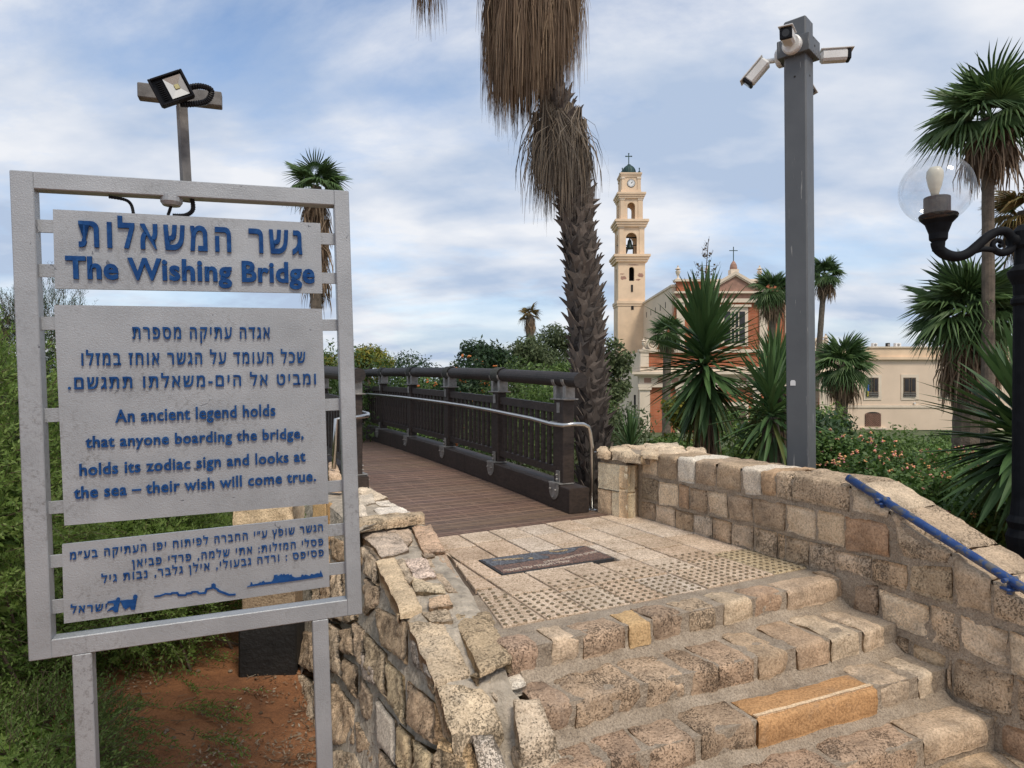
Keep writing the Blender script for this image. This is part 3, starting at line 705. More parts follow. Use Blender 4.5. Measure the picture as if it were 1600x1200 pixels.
def tile(a0, a1, b0, b1, left=False, studs=None, col=None):
    gp = 0.0078
    p = [(a0+gp, (lb(a0) if left else b0)+gp), (a0+gp, b1-gp), (a1-gp, b1-gp), (a1-gp, (lb(a1) if left else b0)+gp)]
    p = [(min(a, deck_a(b)-0.006), b) for a, b in p]
    dz = random.uniform(-0.0025, 0.002)
    c = 0.004
    mid = np.mean(np.array(p), 0)
    inn = [(mid[0]+(a-mid[0])*(1-c/max(abs(a-mid[0]), 1e-3)), mid[1]+(b-mid[1])*(1-c/max(abs(b-mid[1]), 1e-3))) for a, b in p]
    g = G()
    g.v = [tuple(tp(a, b, -0.03)) for a, b in p]+[tuple(tp(a, b, dz-0.004)) for a, b in p]+[tuple(tp(a, b, dz)) for a, b in inn]
    g.f = [(0,1,5,4), (1,2,6,5), (2,3,7,6), (3,0,4,7), (4,5,9,8), (5,6,10,9), (6,7,11,10), (7,4,8,11), (8,9,10,11)]
    k = random.uniform(0.9, 1.06); cc_ = col or random.choice(tile_cols)
    o = mk('paving_tile', g, M['tile'], ld_, color=tuple(x*k for x in cc_))
    if studs:
        sg = G(); da, db = studs[2], studs[3]
        aa = a0+studs[0]+0.022
        row = 0
        while aa < min(a1-0.015, a0+studs[1]):
            bb_ = (lb(aa) if left else b0)+0.024+(0.5*db if row % 2 else 0)*0
            while bb_ < b1-0.014:
                q = tp(aa+random.uniform(-.002, .002), bb_+random.uniform(-.002, .002), dz)
                sg.lathe([(0.0112, -0.001), (0.0104, 0.004), (0.007, 0.006)], q, 8)
                bb_ += db
            aa += da; row += 1
        so = mk('tactile_stud', sg, M['stud'], o, kind='stuff', smooth=True)
    return o
FULL = (0.0, 9, 0.050, 0.051); HALF = (0.0, 0.17, 0.062, 0.058)
# column: b range, joints
cols = [(None, 0.005, [0, 0.39, 0.56, 0.80, 1.10, 1.40]), (0.005, 0.262, [0, 0.39, 0.745, 1.13, 1.45, 1.90]), (0.262, 0.508, [0, 0.33, 0.715, 1.13, 1.53, 1.95]),
        (0.508, 0.752, [0.0, 0.35, 0.712, 1.13, 1.53, 1.95]), (0.752, 1.022, [0.01, 0.335, 0.70, 1.225, 1.545, 1.95]), (1.022, 1.275, [0.01, 0.335, 0.63, 0.88, 1.20, 1.55, 1.95]),
        (1.275, 1.56, [0.02, 0.46, 0.83, 1.19, 1.55, 1.95]), (1.56, 2.02, [0.03, 0.55, 1.05, 1.55, 1.95])]
for ci, (b0, b1, js) in enumerate(cols):
    for ri, (a0, a1) in enumerate(zip(js, js[1:])):
        left = b0 is None
        sd_ = FULL if ri == 0 else (HALF if ri == 1 and ci not in (1,) and ci < 7 else None)
        col = (0.62,0.51,0.34) if ci >= 7 and ri == 0 else None
        bb0 = b0 if b0 is not None else 0
        # leave out the mosaic: clip the tile
        if not left and a0 < MOS[1]-0.02 and a1 > MOS[0]+0.05 and b1 > MOS[2] and bb0 < MOS[3]:
            if bb0 < MOS[2]-0.02: tile(a0, a1, b0, MOS[2]-0.004)
            if b1 > MOS[3]+0.02: tile(a0, min(a1, MOS[1]), MOS[3]+0.004, b1)
            if a1 > MOS[1]+0.03: tile(MOS[1]+0.003, a1, max(bb0, 0), b1)
            continue
        tile(a0, a1, b0, b1, left, sd_, col)
# thin edge strips round the mosaic
tile(0.72, 0.756, 0.262, 0.752)
# mosaic plaque
mo = thing('mosaic_plaque', tp(0.94, 0.52), 'dark blue and brown pebble mosaic with pale lettering set in the paving', 'mosaic')
def mosaic_mat(name, c0, c1):
    m, t, b = new_mat(name); v = objvec(t)
    vo = t.nodes.new('ShaderNodeTexVoronoi'); vo.inputs['Scale'].default_value = 95; t.links.new(v, vo.inputs['Vector'])
    sp_ = t.nodes.new('ShaderNodeSeparateColor'); t.links.new(vo.outputs['Color'], sp_.inputs[0])
    c = ramp(t, sp_.outputs[0], [(0, c0), (1, c1)]).outputs[0]
    c = mix(t, ramp(t, vo.outputs['Distance'], [(0.45, (0, 0, 0)), (0.65, (0.8,)*3)]).outputs[0], c, (0.05, 0.04, 0.035))
    t.links.new(c, b.inputs['Base Color']); b.inputs['Roughness'].default_value = 0.55
    bump(t, b, vo.outputs['Distance'], -0.5, 0.004); return m
M['mos_blue'] = mosaic_mat('slate mosaic', (0.05, 0.058, 0.07), (0.21, 0.22, 0.24)); M['mos_brown'] = mosaic_mat('brown mosaic', (0.13, 0.07, 0.05), (0.30, 0.175, 0.125)); M['mos_pale'] = mosaic_mat('pale mosaic', (0.45, 0.30, 0.14), (0.55, 0.42, 0.25)); M['mos_edge'] = mosaic_mat('dark mosaic edge', (0.02, 0.022, 0.026), (0.05, 0.052, 0.056))
A0, A1, B0, B1 = MOS
def mp_(s, t, z): return tp(A0+(A1-A0)*t, B0+(B1-B0)*s, z)          # s left to right, t bottom to top
mk('border', G().prism([mp_(0, 0, -0.03), mp_(1, 0, -0.03), mp_(1, 1, -0.03), mp_(0, 1, -0.03)], (0, 0, 0.029)), M['mos_edge'], mo)
wave = [(0.015, 0.5), (0.2, 0.47), (0.42, 0.50), (0.52, 0.48), (0.55, 0.62), (0.50, 0.80), (0.56, 0.74), (0.68, 0.60), (0.82, 0.70), (0.90, 0.86), (0.985, 0.92)]
mk('lower_field', G().prism([mp_(s, t, -0.02) for s, t in [(0.015, 0.05), (0.985, 0.05)]+wave[::-1]], (0, 0, 0.0225)), M['mos_brown'], mo)
mk('sky_field', G().prism([mp_(s, t+0.025, -0.02) for s, t in wave]+[mp_(0.985, 0.975, -0.02), mp_(0.015, 0.96, -0.02)], (0, 0, 0.022)), M['mos_blue'], mo)
gl_ = G()
for s0, s1, t0 in [(0.08, 0.33, 0.74)]:
    gl_.prism([mp_(s0, t0+.08, 0.0), mp_(s0+.1, t0, 0.0), mp_(s1, t0-.06, 0.0), mp_(s1, t0-.01, 0), mp_(s0+.12, t0+.06, 0.0)], (0, 0, 0.005))
star = [(0.385+0.028*(1 if i % 2 == 0 else .4)*math.sin(i*math.pi/5), 0.63+0.075*(1 if i % 2 == 0 else .4)*math.cos(i*math.pi/5)) for i in range(10)]
gl_.prism([mp_(s, t, 0.0) for s, t in star], (0, 0, 0.005))
gl_.prism([mp_(s, t, 0.0) for s, t in [(0.62, 0.88), (0.66, 0.80), (0.72, 0.78), (0.79, 0.82), (0.79, 0.88), (0.71, 0.84), (0.67, 0.86), (0.64, 0.95)]], (0, 0, 0.005))
mk('pale_motif', gl_, M['mos_pale'], mo, kind='stuff')

def text_geo(txt, p_left, p_right, height, upv, nrm, depth, bold=0.02, ref='H', sp_=1.0):
    """raised lettering: text fitted between two baseline points, cap height given, extruded along nrm"""
    cu = bpy.data.curves.new('tmp', 'FONT'); cu.body = txt; cu.size = 1.0; cu.resolution_u = 3; cu.space_character = sp_
    o = bpy.data.objects.new('tmp', cu); COL.objects.link(o)
    bpy.context.view_layer.update()
    dg = bpy.context.evaluated_depsgraph_get()
    me = bpy.data.meshes.new_from_object(o.evaluated_get(dg))
    vs_ = np.array([v.co[:] for v in me.vertices]); fs_ = [tuple(p.vertices) for p in me.polygons]
    bpy.data.objects.remove(o); bpy.data.curves.remove(cu); bpy.data.meshes.remove(me)
    # the dalet is drawn as two crossing bars: rebuild it as two that butt together
    f0 = fs_[0]; ccw = ((vs_[f0[1]][0]-vs_[f0[0]][0])*(vs_[f0[2]][1]-vs_[f0[0]][1])-(vs_[f0[2]][0]-vs_[f0[0]][0])*(vs_[f0[1]][1]-vs_[f0[0]][1])) > 0
    for i in range(len(vs_)-7):
        d_ = vs_[i:i+8, :2]-vs_[i, :2]
        if abs(d_[1][1]-0.544) < .004 and abs(d_[2][0]-0.09) < .004 and abs(d_[4][1]-0.509) < .004 and abs(d_[6][0]-0.181) < .006:
            fs_ = [f for f in fs_ if not (set(f) & set(range(i, i+8)))]
            vs_[i+1][1] = vs_[i+2][1] = vs_[i+4][1]-2*bold
            q = [(i, i+3, i+2, i+1), (i+4, i+7, i+6, i+5)]
            fs_ += q if ccw else [f[::-1] for f in q]
    if bold:
        from collections import Counter as C_
        cn = C_()
        for f in fs_:
            for a, b in zip(f, f[1:]+f[:1]): cn[(min(a, b), max(a, b))] += 1
        ar = sum((vs_[f[1]][0]-vs_[f[0]][0])*(vs_[f[2]][1]-vs_[f[0]][1])-(vs_[f[2]][0]-vs_[f[0]][0])*(vs_[f[1]][1]-vs_[f[0]][1]) for f in fs_)
        sgn = 1 if ar > 0 else -1
        nrm_ = {}
        for f in fs_:
            for a, b in zip(f, f[1:]+f[:1]):
                if cn[(min(a, b), max(a, b))] == 1:
                    e = vs_[b][:2]-vs_[a][:2]; l = np.linalg.norm(e)
                    if l < 1e-7: continue
                    q = np.array([e[1], -e[0]])/l*sgn
                    nrm_.setdefault(a, []).append(q); nrm_.setdefault(b, []).append(q)
        for i, qs in nrm_.items():
            m_ = np.sum(qs, 0); l = np.linalg.norm(m_)
            if l > 1e-6:
                m_ = m_/l; c_ = max(0.72, float(np.mean([np.dot(m_, q) for q in qs]))); vs_[i][:2] += m_/c_*bold
    x0, x1 = vs_[:, 0].min(), vs_[:, 0].max()
    cap = {'H': 0.729, 'x': 0.729, 'heb': 0.60}[ref] if ref in ('H', 'x', 'heb') else ref
    px = (vs_[:, 0]-x0)/(x1-x0); py = vs_[:, 1]/cap*height
    p_left, p_right = np.asarray(p_left, float), np.asarray(p_right, float)
    base = p_left[None]+(p_right-p_left)[None]*px[:, None] + np.asarray(upv)[None]*py[:, None]
    top = base+np.asarray(nrm)[None]*depth
    # outline edges
    from collections import Counter
    cnt = Counter()
    for f in fs_:
        for a, b in zip(f, f[1:]+f[:1]): cnt[(min(a, b), max(a, b))] += 1
    g = G(); n_ = len(vs_)
    fn = np.cross(top[fs_[0][1]]-top[fs_[0][0]], top[fs_[0][2]]-top[fs_[0][0]])
    flip = np.dot(fn, nrm) < 0
    g.v = [tuple(p) for p in top]+[tuple(p) for p in base]
    g.f = [f[::-1] if flip else f for f in fs_]
    for f in fs_:
        for a, b in zip(f, f[1:]+f[:1]):
            if cnt[(min(a, b), max(a, b))] == 1:
                q = (a, a+n_, b+n_, b); g.f.append(q[::-1] if flip else q)
    return g
lg = text_geo('ומביט אל הים-משאלתו'[::-1], mp_(0.42, 0.24, 0.001), mp_(0.97, 0.44, 0.001), 0.03, TA, V(0, 0, 1), 0.005, 0.01, 'heb')
lg2 = text_geo('שכל העומד על הגשר'[::-1], mp_(0.04, 0.10, 0.001), mp_(0.62, 0.12, 0.001), 0.03, TA, V(0, 0, 1), 0.005, 0.01, 'heb')
lg.add(lg2.v, lg2.f)
mk('lettering', lg, simple('ivory tesserae', (0.55, 0.45, 0.36), 0.6, 0, 60, 0.2, 80, 0.2), mo)

# ------------------------------------------------------------------ left-hand wall
lw = thing('stone_wall', PZ(640, 1000, -0.3), 'rough sandstone parapet with grey cement seams, left of the steps beside the metal sign', 'wall')
def top_poly(pts, A, zs, col, mat=P_, drop=None, parent=lw, **kw):
    """cap stone: quad of pixels tl,tr,br,bl with their levels; edge bl-br continues down by `drop`"""
    if not hasattr(zs, '__len__'): zs = [zs]*4
    cq = np.mean(np.array(pts, float), 0); pts = [cq+(np.array(p)-cq)*1.09 for p in pts]
    tl, tr, br, bl = [PZ(*A(*p), z) for p, z in zip(pts, zs)]
    kw.setdefault('rough', 0.009); kw.setdefault('rnd', 0.011); kw.setdefault('wob', 0.007)
    L_, R_ = [tl, bl], [tr, br]
    if drop: L_.append(bl-V(0, 0, drop)); R_.append(br-V(0, 0, drop))
    o_ = V(0, 0, 1) if not drop else V(0, 0, 1)+unit(V(-.2, -1, 0))
    return stone(parent, L_, R_, o_, col, mat, depth=kw.pop('depth', 0.07), **kw)
LP0 = PZ(587, 877, 0.07); LP1 = PZ(680, 1065, -0.08)
LD = unit(V(*(LP1-LP0)[:2], 0)); LN = V(-LD[1], LD[0], 0)
if LN[0] > 0: LN = -LN
BT = 0.42
def batter(p, q, n):
    m_ = unit(np.cross(q-p, unit(n*BT-V(0, 0, 1)))); return m_ if np.dot(m_, n) > 0 else -m_
LNt = batter(LP0, LP1, LN)
def lp(u, v): return PP(u, v, LP0, LNt)
LQ0, LQ1 = LP0, V(-1.50, 5.45, 0.1)                     # the wall bends a little behind the sign
LD2 = unit(V(*(LQ0-LQ1)[:2], 0)); LN2 = V(-LD2[1], LD2[0], 0)
if LN2[0] > 0: LN2 = -LN2
LN2t = batter(LQ0, LQ1, LN2)
def lp2(u, v): return PP(u, v, LQ0, LN2t)
# mortar body in sections: outer edge, inner edge, level
def sec_unused(out_, inn_, z): return (lift(out_, z), lift(inn_, z))
secs = [(V(-1.93, 6.45, 0.15), V(-1.36, 6.45, 0.15)), (V(-1.45, 5.40, 0.15), V(-1.02, 5.65, 0.15)), (lift(PZ(560, 826, 0.15), 0.15)+V(0.0, 0.02, 0), PZ(641, 802, 0.15)),
        (lift(PZ(562, 830, 0.05), 0.05), PZ(668, 818, 0.05)), (lift(LP0-LN*0.016, 0.045), PZ(740, 925, 0.045)), (lift(lp(637, 980)-LN*0.016, -0.012), PZ(778, 1003, -0.012)),
        (lift(lp(680, 1065)-LN*0.016, -0.09), PZ(800, 1068, -0.09)), (lift(lp(676, 1150)-LN*0.016, -0.33), PZ(862, 1150, -0.235)), (lift(LP1+LD*1.15-LN*0.016, -0.62), LP1+LD*1.05-LN*0.55+V(0, 0, -0.52)),
        (LP1+LD*2.2-LN*0.016+V(0, 0, -0.7), LP1+LD*2.2-LN*0.6+V(0, 0, -0.7))]
g = G(); vs_ = []
for a, b in secs: a, b = a-V(0, 0, .030), b-V(0, 0, .030); o_ = a+LN*BT*(a[2]+1.1)-LN*0.006; vs_ += [V(o_[0], o_[1], -1.1), a, b, V(b[0], b[1], -1.1)]
fs_ = []
for i in range(len(secs)-1):
    for k in range(4): fs_.append((4*i+k, 4*i+4+k, 4*i+4+(k+1) % 4, 4*i+(k+1) % 4))
fs_ += [(0, 1, 2, 3), tuple(4*(len(secs)-1)+k for k in (3, 2, 1, 0))]
g.add(vs_, fs_)
mk('mortar_core', g, M['cement'], lw)
g = G(); nx_ = 10; rows_ = []
for i in range(len(secs)-1):
    m_ = 2 if i in (0,) else 12
    if i == 2: m_ = 2
    for k in range(m_):
        f = k/m_; rows_.append((secs[i][0]*(1-f)+secs[i+1][0]*f, secs[i][1]*(1-f)+secs[i+1][1]*f))
rows_.append(secs[-1])
for a, b in rows_:
    for j in range(nx_+1):
        p = a+(b-a)*j/nx_; e = min(j, nx_-j)
        g.v.append(tuple(p+V(0, 0, -0.004+0.010*mn.noise(Vector(p)*8)+0.006*mn.noise(Vector(p)*21)-(0.022 if e == 0 else 0))))
n1_ = nx_+1
g.f = [(i*n1_+j, i*n1_+j+1, (i+1)*n1_+j+1, (i+1)*n1_+j) for i in range(len(rows_)-1) for j in range(nx_)]
mk('cement_top', g, M['cement'], lw, smooth=True)
PINK = (0.44, 0.36, 0.29); YEL = (0.41, 0.325, 0.225); GREYT = (0.38, 0.31, 0.23)
# upper level: pale slabs in cement, with a rough front course
for q, c in [([(245,300),(330,285),(345,335),(250,350)], (0.5,0.44,0.36)), ([(240,265),(340,265),(420,300),(330,320)], (0.55,0.46,0.35)), ([(345,330),(430,320),(495,365),(375,352)], (0.60,0.54,0.46)),
             ([(340,375),(505,362),(560,398),(395,412)], (0.64,0.60,0.54)), ([(240,350),(285,360),(300,418),(245,420)], (0.56,0.49,0.40)), ([(235,215),(275,235),(335,262),(240,262)], (0.56,0.48,0.38))]:
    top_poly(q, a6, 0.165, c, S_, depth=0.03, rough=0.008)
top_poly([(248,424),(415,412),(425,440),(250,470)], a6, 0.165, (0.40,0.32,0.22), P_, drop=0.07); top_poly([(420,412),(636,394),(650,412),(428,440)], a6, 0.165, (0.40,0.31,0.21), P_, drop=0.075)
top_poly([(250,512),(482,500),(545,622),(385,660)], a6, 0.075, PINK, P_, drop=None); top_poly([(582,498),(692,474),(778,632),(652,642)], a6, [0.085,0.085,0.075,0.075], (0.46,0.32,0.22), P_)
top_poly([(352,705),(472,690),(632,982),(500,1000)], a6, [0.065,0.07,0.03,0.03], (0.46,0.36,0.24), S_, drop=0.05); top_poly([(528,690),(655,680),(722,785),(592,796)], a6, 0.066, (0.55,0.44,0.37), P_, rough=0.02)
top_poly([(722,668),(785,655),(938,918),(872,912)], a6, [0.05,0.045,0.02,0.025], (0.36,0.26,0.18), S_); top_poly([(560,800),(770,848),(778,888),(600,880)], a6, 0.048, (0.44,0.36,0.25), P_, rough=0.008)
top_poly([(680,930),(802,906),(826,958),(688,985)], a6, 0.044, (0.46,0.33,0.22), P_)
top_poly([(836,238),(1060,225),(1198,500),(1008,578)], a5, [0.012,0.008,-0.012,-0.02], (0.34,0.26,0.165), P_, drop=0.03)
top_poly([(562,288),(775,280),(942,602),(718,652)], a5, [0.012,0.012,-0.07,-0.075], YEL, P_, drop=0.05)
top_poly([(742,690),(1006,648),(1136,930),(850,1030)], a5, [-0.078,-0.08,-0.20,-0.205], (0.43,0.345,0.24), P_, drop=0.2, rough=0.016)
top_poly([(1150,602),(1262,580),(1288,668),(1180,696)], a5, -0.112, (0.62,0.56,0.47), S_, depth=0.03)
top_poly([(1214,762),(1368,760),(1470,985),(1262,1050)], a5, [-0.10,-0.10,-0.19,-0.20], GREYT, P_, drop=0.16, rough=0.02)
top_poly([(955,1010),(1085,995),(1170,1190),(1010,1230)], a5, [-0.185,-0.185,-0.29,-0.30], (0.47,0.42,0.36), P_, drop=0.2, rough=0.02)
top_poly([(1266,1062),(1472,1000),(1505,1200),(1310,1250)], a5, [-0.225,-0.215,-0.30,-0.32], (0.37,0.30,0.22), P_, drop=0.2, rough=0.02)
top_poly([(740,1045),(940,1050),(1000,1230),(745,1260)], a5, [-0.22,-0.22,-0.33,-0.34], (0.44,0.31,0.17), P_, drop=0.2, rough=0.018)
for q, z, c in [([(430,520),(560,500),(575,560),(548,600)], .070, (0.40,0.31,0.23)), ([(636,650),(720,648),(715,668),(660,680)], .062, (0.33,0.25,0.18)), ([(640,700),(705,700),(850,880),(790,880)], .045, (0.40,0.31,0.22)),
                ([(480,690),(525,690),(590,800),(555,830)], .062, (0.42,0.34,0.25))]:
    top_poly(q, a6, z, c, P_, depth=0.03)
for q, z, c in [([(640,215),(800,190),(830,262),(700,270)], .020, (0.38,0.30,0.21)), ([(1020,660),(1130,600),(1170,700),(1120,760)], [-.085,-.085,-.13,-.13], (0.40,0.33,0.25))]:
    top_poly(q, a5, z, c, P_, depth=0.03)
# outer face
def lquad(q, c=None, m=P_, pl=lp, n=LN, **kw):
    kw.setdefault('rough', 0.012); kw.setdefault('rnd', 0.014)
    return quad_stone(q, a5, lw, pl, n, c or tan(), m, **kw)
lquad([(340,190),(530,275),(522,548),(362,425)], (0.31,0.23,0.15)); lquad([(548,330),(625,470),(718,668),(560,560)], (0.30,0.26,0.22))
lquad([(262,345),(395,480),(400,770),(265,575)], (0.36,0.28,0.185)); lquad([(405,520),(502,620),(505,935),(403,790)], (0.36,0.285,0.18)); lquad([(528,650),(692,785),(697,1055),(535,940)], (0.33,0.235,0.15))
lquad([(338,750),(452,905),(457,1185),(350,1055)], (0.40,0.35,0.29), F_, rough=0.003); lquad([(458,910),(552,992),(552,1215),(462,1195)], (0.42,0.32,0.19)); lquad([(556,1010),(684,1105),(684,1300),(560,1260)], (0.42,0.33,0.20))
lquad([(245,470),(340,590),(345,690),(250,640)], (0.36,0.3,0.25)); lquad([(695,1060),(745,1090),(745,1300),(695,1280)], (0.36,0.27,0.17))
lquad([(352,1070),(455,1200),(458,1420),(355,1300)], None); lquad([(560,560),(718,690),(722,770),(565,645)], (0.30,0.25,0.20)) if False else None
F2 = dict(pl=lp2, n=LN2)
for q in [[(192,275),(255,335),(262,570),(212,500)], [(105,330),(186,310),(205,500),(125,480)], [(40,280),(98,330),(118,640),(55,600)], [(222,585),(325,745),(332,1000),(238,830)],
          [(55,645),(200,810),(210,1060),(62,1050)], [(212,880),(330,1060),(342,1210),(216,1110)], [(60,1075),(208,1085),(300,1260),(62,1260)], [(122,500),(215,560),(222,790),(128,650)],
          [(265,0),(352,70),(345,170),(268,240)], [(255,-200),(330,-110),(345,60),(262,-10)], [(-40,290),(36,330),(48,600),(-38,560)], [(-42,640),(48,690),(55,1040),(-40,990)],
          [(-140,330),(-46,350),(-44,620),(-135,560)], [(-140,600),(-46,680),(-44,1000),(-135,900)], [(-44,1050),(52,1110),(55,1400),(-40,1300)], [(130,-60),(190,-30),(200,270),(140,290)], [(60,-90),(126,-50),(134,290),(66,260)],
          [(60,-260),(185,-200),(190,-60),(64,-100)], [(-10,-160),(54,-140),(60,280),(-6,240)], [(-60,-100),(-14,-80),(-10,270),(-56,230)]]:
    quad_stone(q, a5, lw, lp2, LN2, tan(), P_, rough=0.015, rnd=0.022)
quad_stone([(-36,-450),(54,-470),(54,-180),(-36,-160)], a5, lw, lambda u, v: lp2(u, v)+LN2*0.02, LN2, (0.48,0.30,0.13), F_, rough=0.003)
top_poly([(55,92),(100,85),(130,160),(55,160)], a6, [0.33]*4, (0.46,0.34,0.24), S_, drop=0.16)

# cream stub pillar with tarred foot, under the bridge edge
sp0 = PZ(386, 1052, -0.74); 
sb = thing('stone_pillar', sp0, 'stubby stone pier with a black tarred foot, seen below the metal sign', 'pillar')
pd = sp0[1]; 
fx0, fx1 = (372-800)/F*pd, (452-800)/F*pd
ax_ = np.array([unit(V(1, 0.15, 0)), unit(V(-0.15, 1, 0)), V(0, 0, 1)])
cx_ = (fx0+fx1)/2
mk('tarred_foot', G().bb(V(cx_, pd+0.17, -0.62), (fx1-fx0+0.03, 0.36, 0.46), 0.012, ax_), simple('black bitumen', (0.012, 0.011, 0.010), 0.7, 0, 9, 0.5, 40, 0.8, 0.01), sb)
mk('shaft', G().bb(V(cx_, pd+0.18, -0.25), (fx1-fx0, 0.33, 0.36), 0.008, ax_), M['stone_fine'], sb, color=(0.36, 0.27, 0.18))
for z0, z1 in ((-0.10, 0.03), (0.035, 0.17), (0.175, 0.36)):
    a_, b_ = V(fx0-0.03, pd-0.02, 0), V(fx1+0.02, pd+0.005, 0)
    stone(sb, [lift(a_, z1), lift(a_, z0)], [lift(b_, z1), lift(b_, z0)], V(0, -1, 0), (0.52, 0.41, 0.27), F_, depth=0.3, rough=0.012, rnd=0.012, res=0.02)

# ------------------------------------------------------------------ the sign
S = 2.2
TLc, TRc, BRc, BLc = [EYE + r_ for r_ in (V(-1.63132075, 2.2, 0.69528302), V(-0.61616566, 2.56131609, 0.72973345), V(-0.57741534, 2.58253274, -0.87708659), V(-1.59257043, 2.22121665, -0.91153702))]
SX = unit(TRc-TLc); SN = unit(np.cross(SX, TLc-BLc)); SN = SN if np.dot(SN, -TLc) > 0 else -SN
SU = unit(np.cross(SN, SX)); SU = SU if SU[2] > 0 else -SU
SAX = np.array([SX, SN, SU])
def spt(u, v, off=0.0): return PP(u, v, TLc+SN*off, SN)
sg = thing('information_sign', BLc+SX*0.5-SU*0.8, 'silver painted steel sign with raised blue Hebrew and English lettering on three plates', 'sign')
tw, td = 0.066, 0.060
Wd, Ht = np.linalg.norm(TRc-TLc), np.linalg.norm(TLc-BLc)
def sq(x, y, d=0.0): return TLc+SX*x-SU*y+SN*d           # sign-local: right, down, towards viewer
mk('upright', G().bb(sq(tw/2, Ht/2, -td/2), (tw, td, Ht), 0.003, SAX), M['sign'], sg); mk('upright', G().bb(sq(Wd-tw*0.42, Ht/2, -td/2), (tw*0.84, td, Ht), 0.003, SAX), M['sign'], sg)
mk('top_rail', G().bb(sq((Wd+tw*0.16)/2, tw*0.43, -td/2), (Wd-1.84*tw+0.004, td-0.003, tw*0.86), 0.003, SAX), M['sign'], sg)
mk('bottom_rail', G().bb(sq((Wd+tw*0.16)/2, Ht-tw*0.47, -td/2), (Wd-1.84*tw+0.004, td-0.003, tw*0.94), 0.003, SAX), M['sign'], sg)
for x in (spt(128, 1040), spt(501, 985)):
    xs_ = np.dot(x-TLc, SX)
    mk('leg', G().bb(sq(xs_, Ht+0.62, -td/2), (0.058, td-0.004, 1.24), 0.003, SAX), M['sign'], sg)
PO = -0.020
def zA(x, y): return (60+x/3.2, 320+y/3.2)
def zB(x, y): return (60+x/3.2, 640+y/3.2)
def plate(q, lab=None):
    P = [spt(*p, PO) for p in q]
    bm_ = G().prism([p-SN*0.012 for p in P], SN*0.012)
    return mk('plate', bm_, M['sign'], sg, label=lab)
p1 = plate([zA(72,22), zA(1410,92), zA(1420,443), zA(82,418)], 'upper plate with the large blue title'); p2 = plate([zA(78,500), zA(1418,520), zB(1451,470), zB(130,580)], 'large middle plate with the legend'); p3 = plate([zB(118,675), zB(1447,533), zB(1456,885), zB(128,1070)], 'small lower plate with credits and emblems')
for y0, y1, zf in [(75,140,zA),(297,362,zA),(560,627,zA),(1018,1088,zA),(460,525,zB),(730,795,zB),(955,1025,zB)]:
    a_, b_ = spt(*zf(40, y0), -0.03), spt(*zf(40, y1), -0.03)
    xa, y_a, y_b = np.dot(a_-TLc, SX), np.dot(TLc-a_, SU), np.dot(TLc-b_, SU)
    mk('tab', G().bb(sq(tw+0.04, (y_a+y_b)/2, -0.030), (0.11, 0.006, y_b-y_a), 0.001, SAX), M['sign'], sg)
for y0, y1, zf in [(142,200,zA),(340,395,zA),(573,630,zA),(970,1030,zA),(357,415,zB),(575,635,zB),(770,830,zB)]:
    a_, b_ = spt(*zf(1450, y0), -0.03), spt(*zf(1450, y1), -0.03)
    y_a, y_b = np.dot(TLc-a_, SU), np.dot(TLc-b_, SU)
    mk('tab', G().bb(sq(Wd-tw*0.84-0.035, (y_a+y_b)/2, -0.030), (0.10, 0.006, y_b-y_a), 0.001, SAX), M['sign'], sg)
def letters_of(g, xd):
    par = list(range(len(g.v)))
    def find(i):
        while par[i] != i: par[i] = par[par[i]]; i = par[i]
        return i
    for f in g.f:
        for a, b in zip(f, f[1:]): par[find(a)] = find(b)
    isl = {}
    for k, f in enumerate(g.f): isl.setdefault(find(f[0]), []).append(f)
    it = []
    for fs in isl.values():
        xs = [np.dot(g.v[i], xd) for f in fs for i in f]; it.append([min(xs), max(xs), fs])
    it.sort(key=lambda q: q[0]); out = []
    for a in it:
        if out and min(a[1], out[-1][1])-a[0] > 0.45*min(a[1]-a[0], out[-1][1]-out[-1][0]): out[-1][1] = max(out[-1][1], a[1]); out[-1][2] += a[2]
        else: out.append([a[0], a[1], list(a[2])])
    res = []
    for _, _, fs in out:
        ids = sorted({i for f in fs for i in f}); mp = {i: k for k, i in enumerate(ids)}
        q = G(); q.v = [g.v[i] for i in ids]; q.f = [tuple(mp[i] for i in f) for f in fs]; res.append(q)
    return res
def line(txt, pl, pr, hpx, parent, zf, heb=False, bold=0.02, depth=0.008):
    a_, b_ = spt(*zf(*pl), PO), spt(*zf(*pr), PO)
    h = np.linalg.norm(spt(*zf(pl[0], pl[1]-hpx), PO)-a_)
    xd = unit(b_-a_); up = unit(np.cross(SN, xd)); up = up if np.dot(up, SU) > 0 else -up
    t_ = txt[::-1] if heb else txt
    g_ = text_geo(t_, a_, b_, h, up, SN, depth, bold, 'heb' if heb else 'H', 1.28 if heb else 1.06)
    for q in letters_of(g_, xd): mk('letter', q, M['blue'], parent)
line('גשר המשאלות', (205,207), (1320,246), 122, p1, zA, True, 0.026, 0.010)
line('The Wishing Bridge', (140,366), (1382,390), 112, p1, zA, False, 0.032, 0.010)
line('אגדה עתיקה מספרת', (472,670), (1158,668), 58, p2, zA, True, 0.017)
line('שכל העומד על הגשר אוחז במזלו', (218,803), (1335,790), 60, p2, zA, True, 0.017)
line('ומביט אל הים-משאלתו תתגשם.', (150,922), (1388,897), 58, p2, zA, True, 0.017)
line('An ancient legend holds', (386,1088), (1186,1054), 66, p2, zA, False, 0.018)
line('that anyone boarding the bridge,', (238,190), (1326,142), 60, p2, zB, False, 0.018)
line('holds its zodiac sign and looks at', (208,330), (1336,257), 62, p2, zB, False, 0.018)
line('the sea – their wish will come true.', (180,445), (1388,355), 62, p2, zB, False, 0.018)
line('הגשר שופץ ע״י החברה לפיתוח יפו העתיקה בע״מ', (160,750), (1423,605), 37, p3, zB, True, 0.014, 0.006)
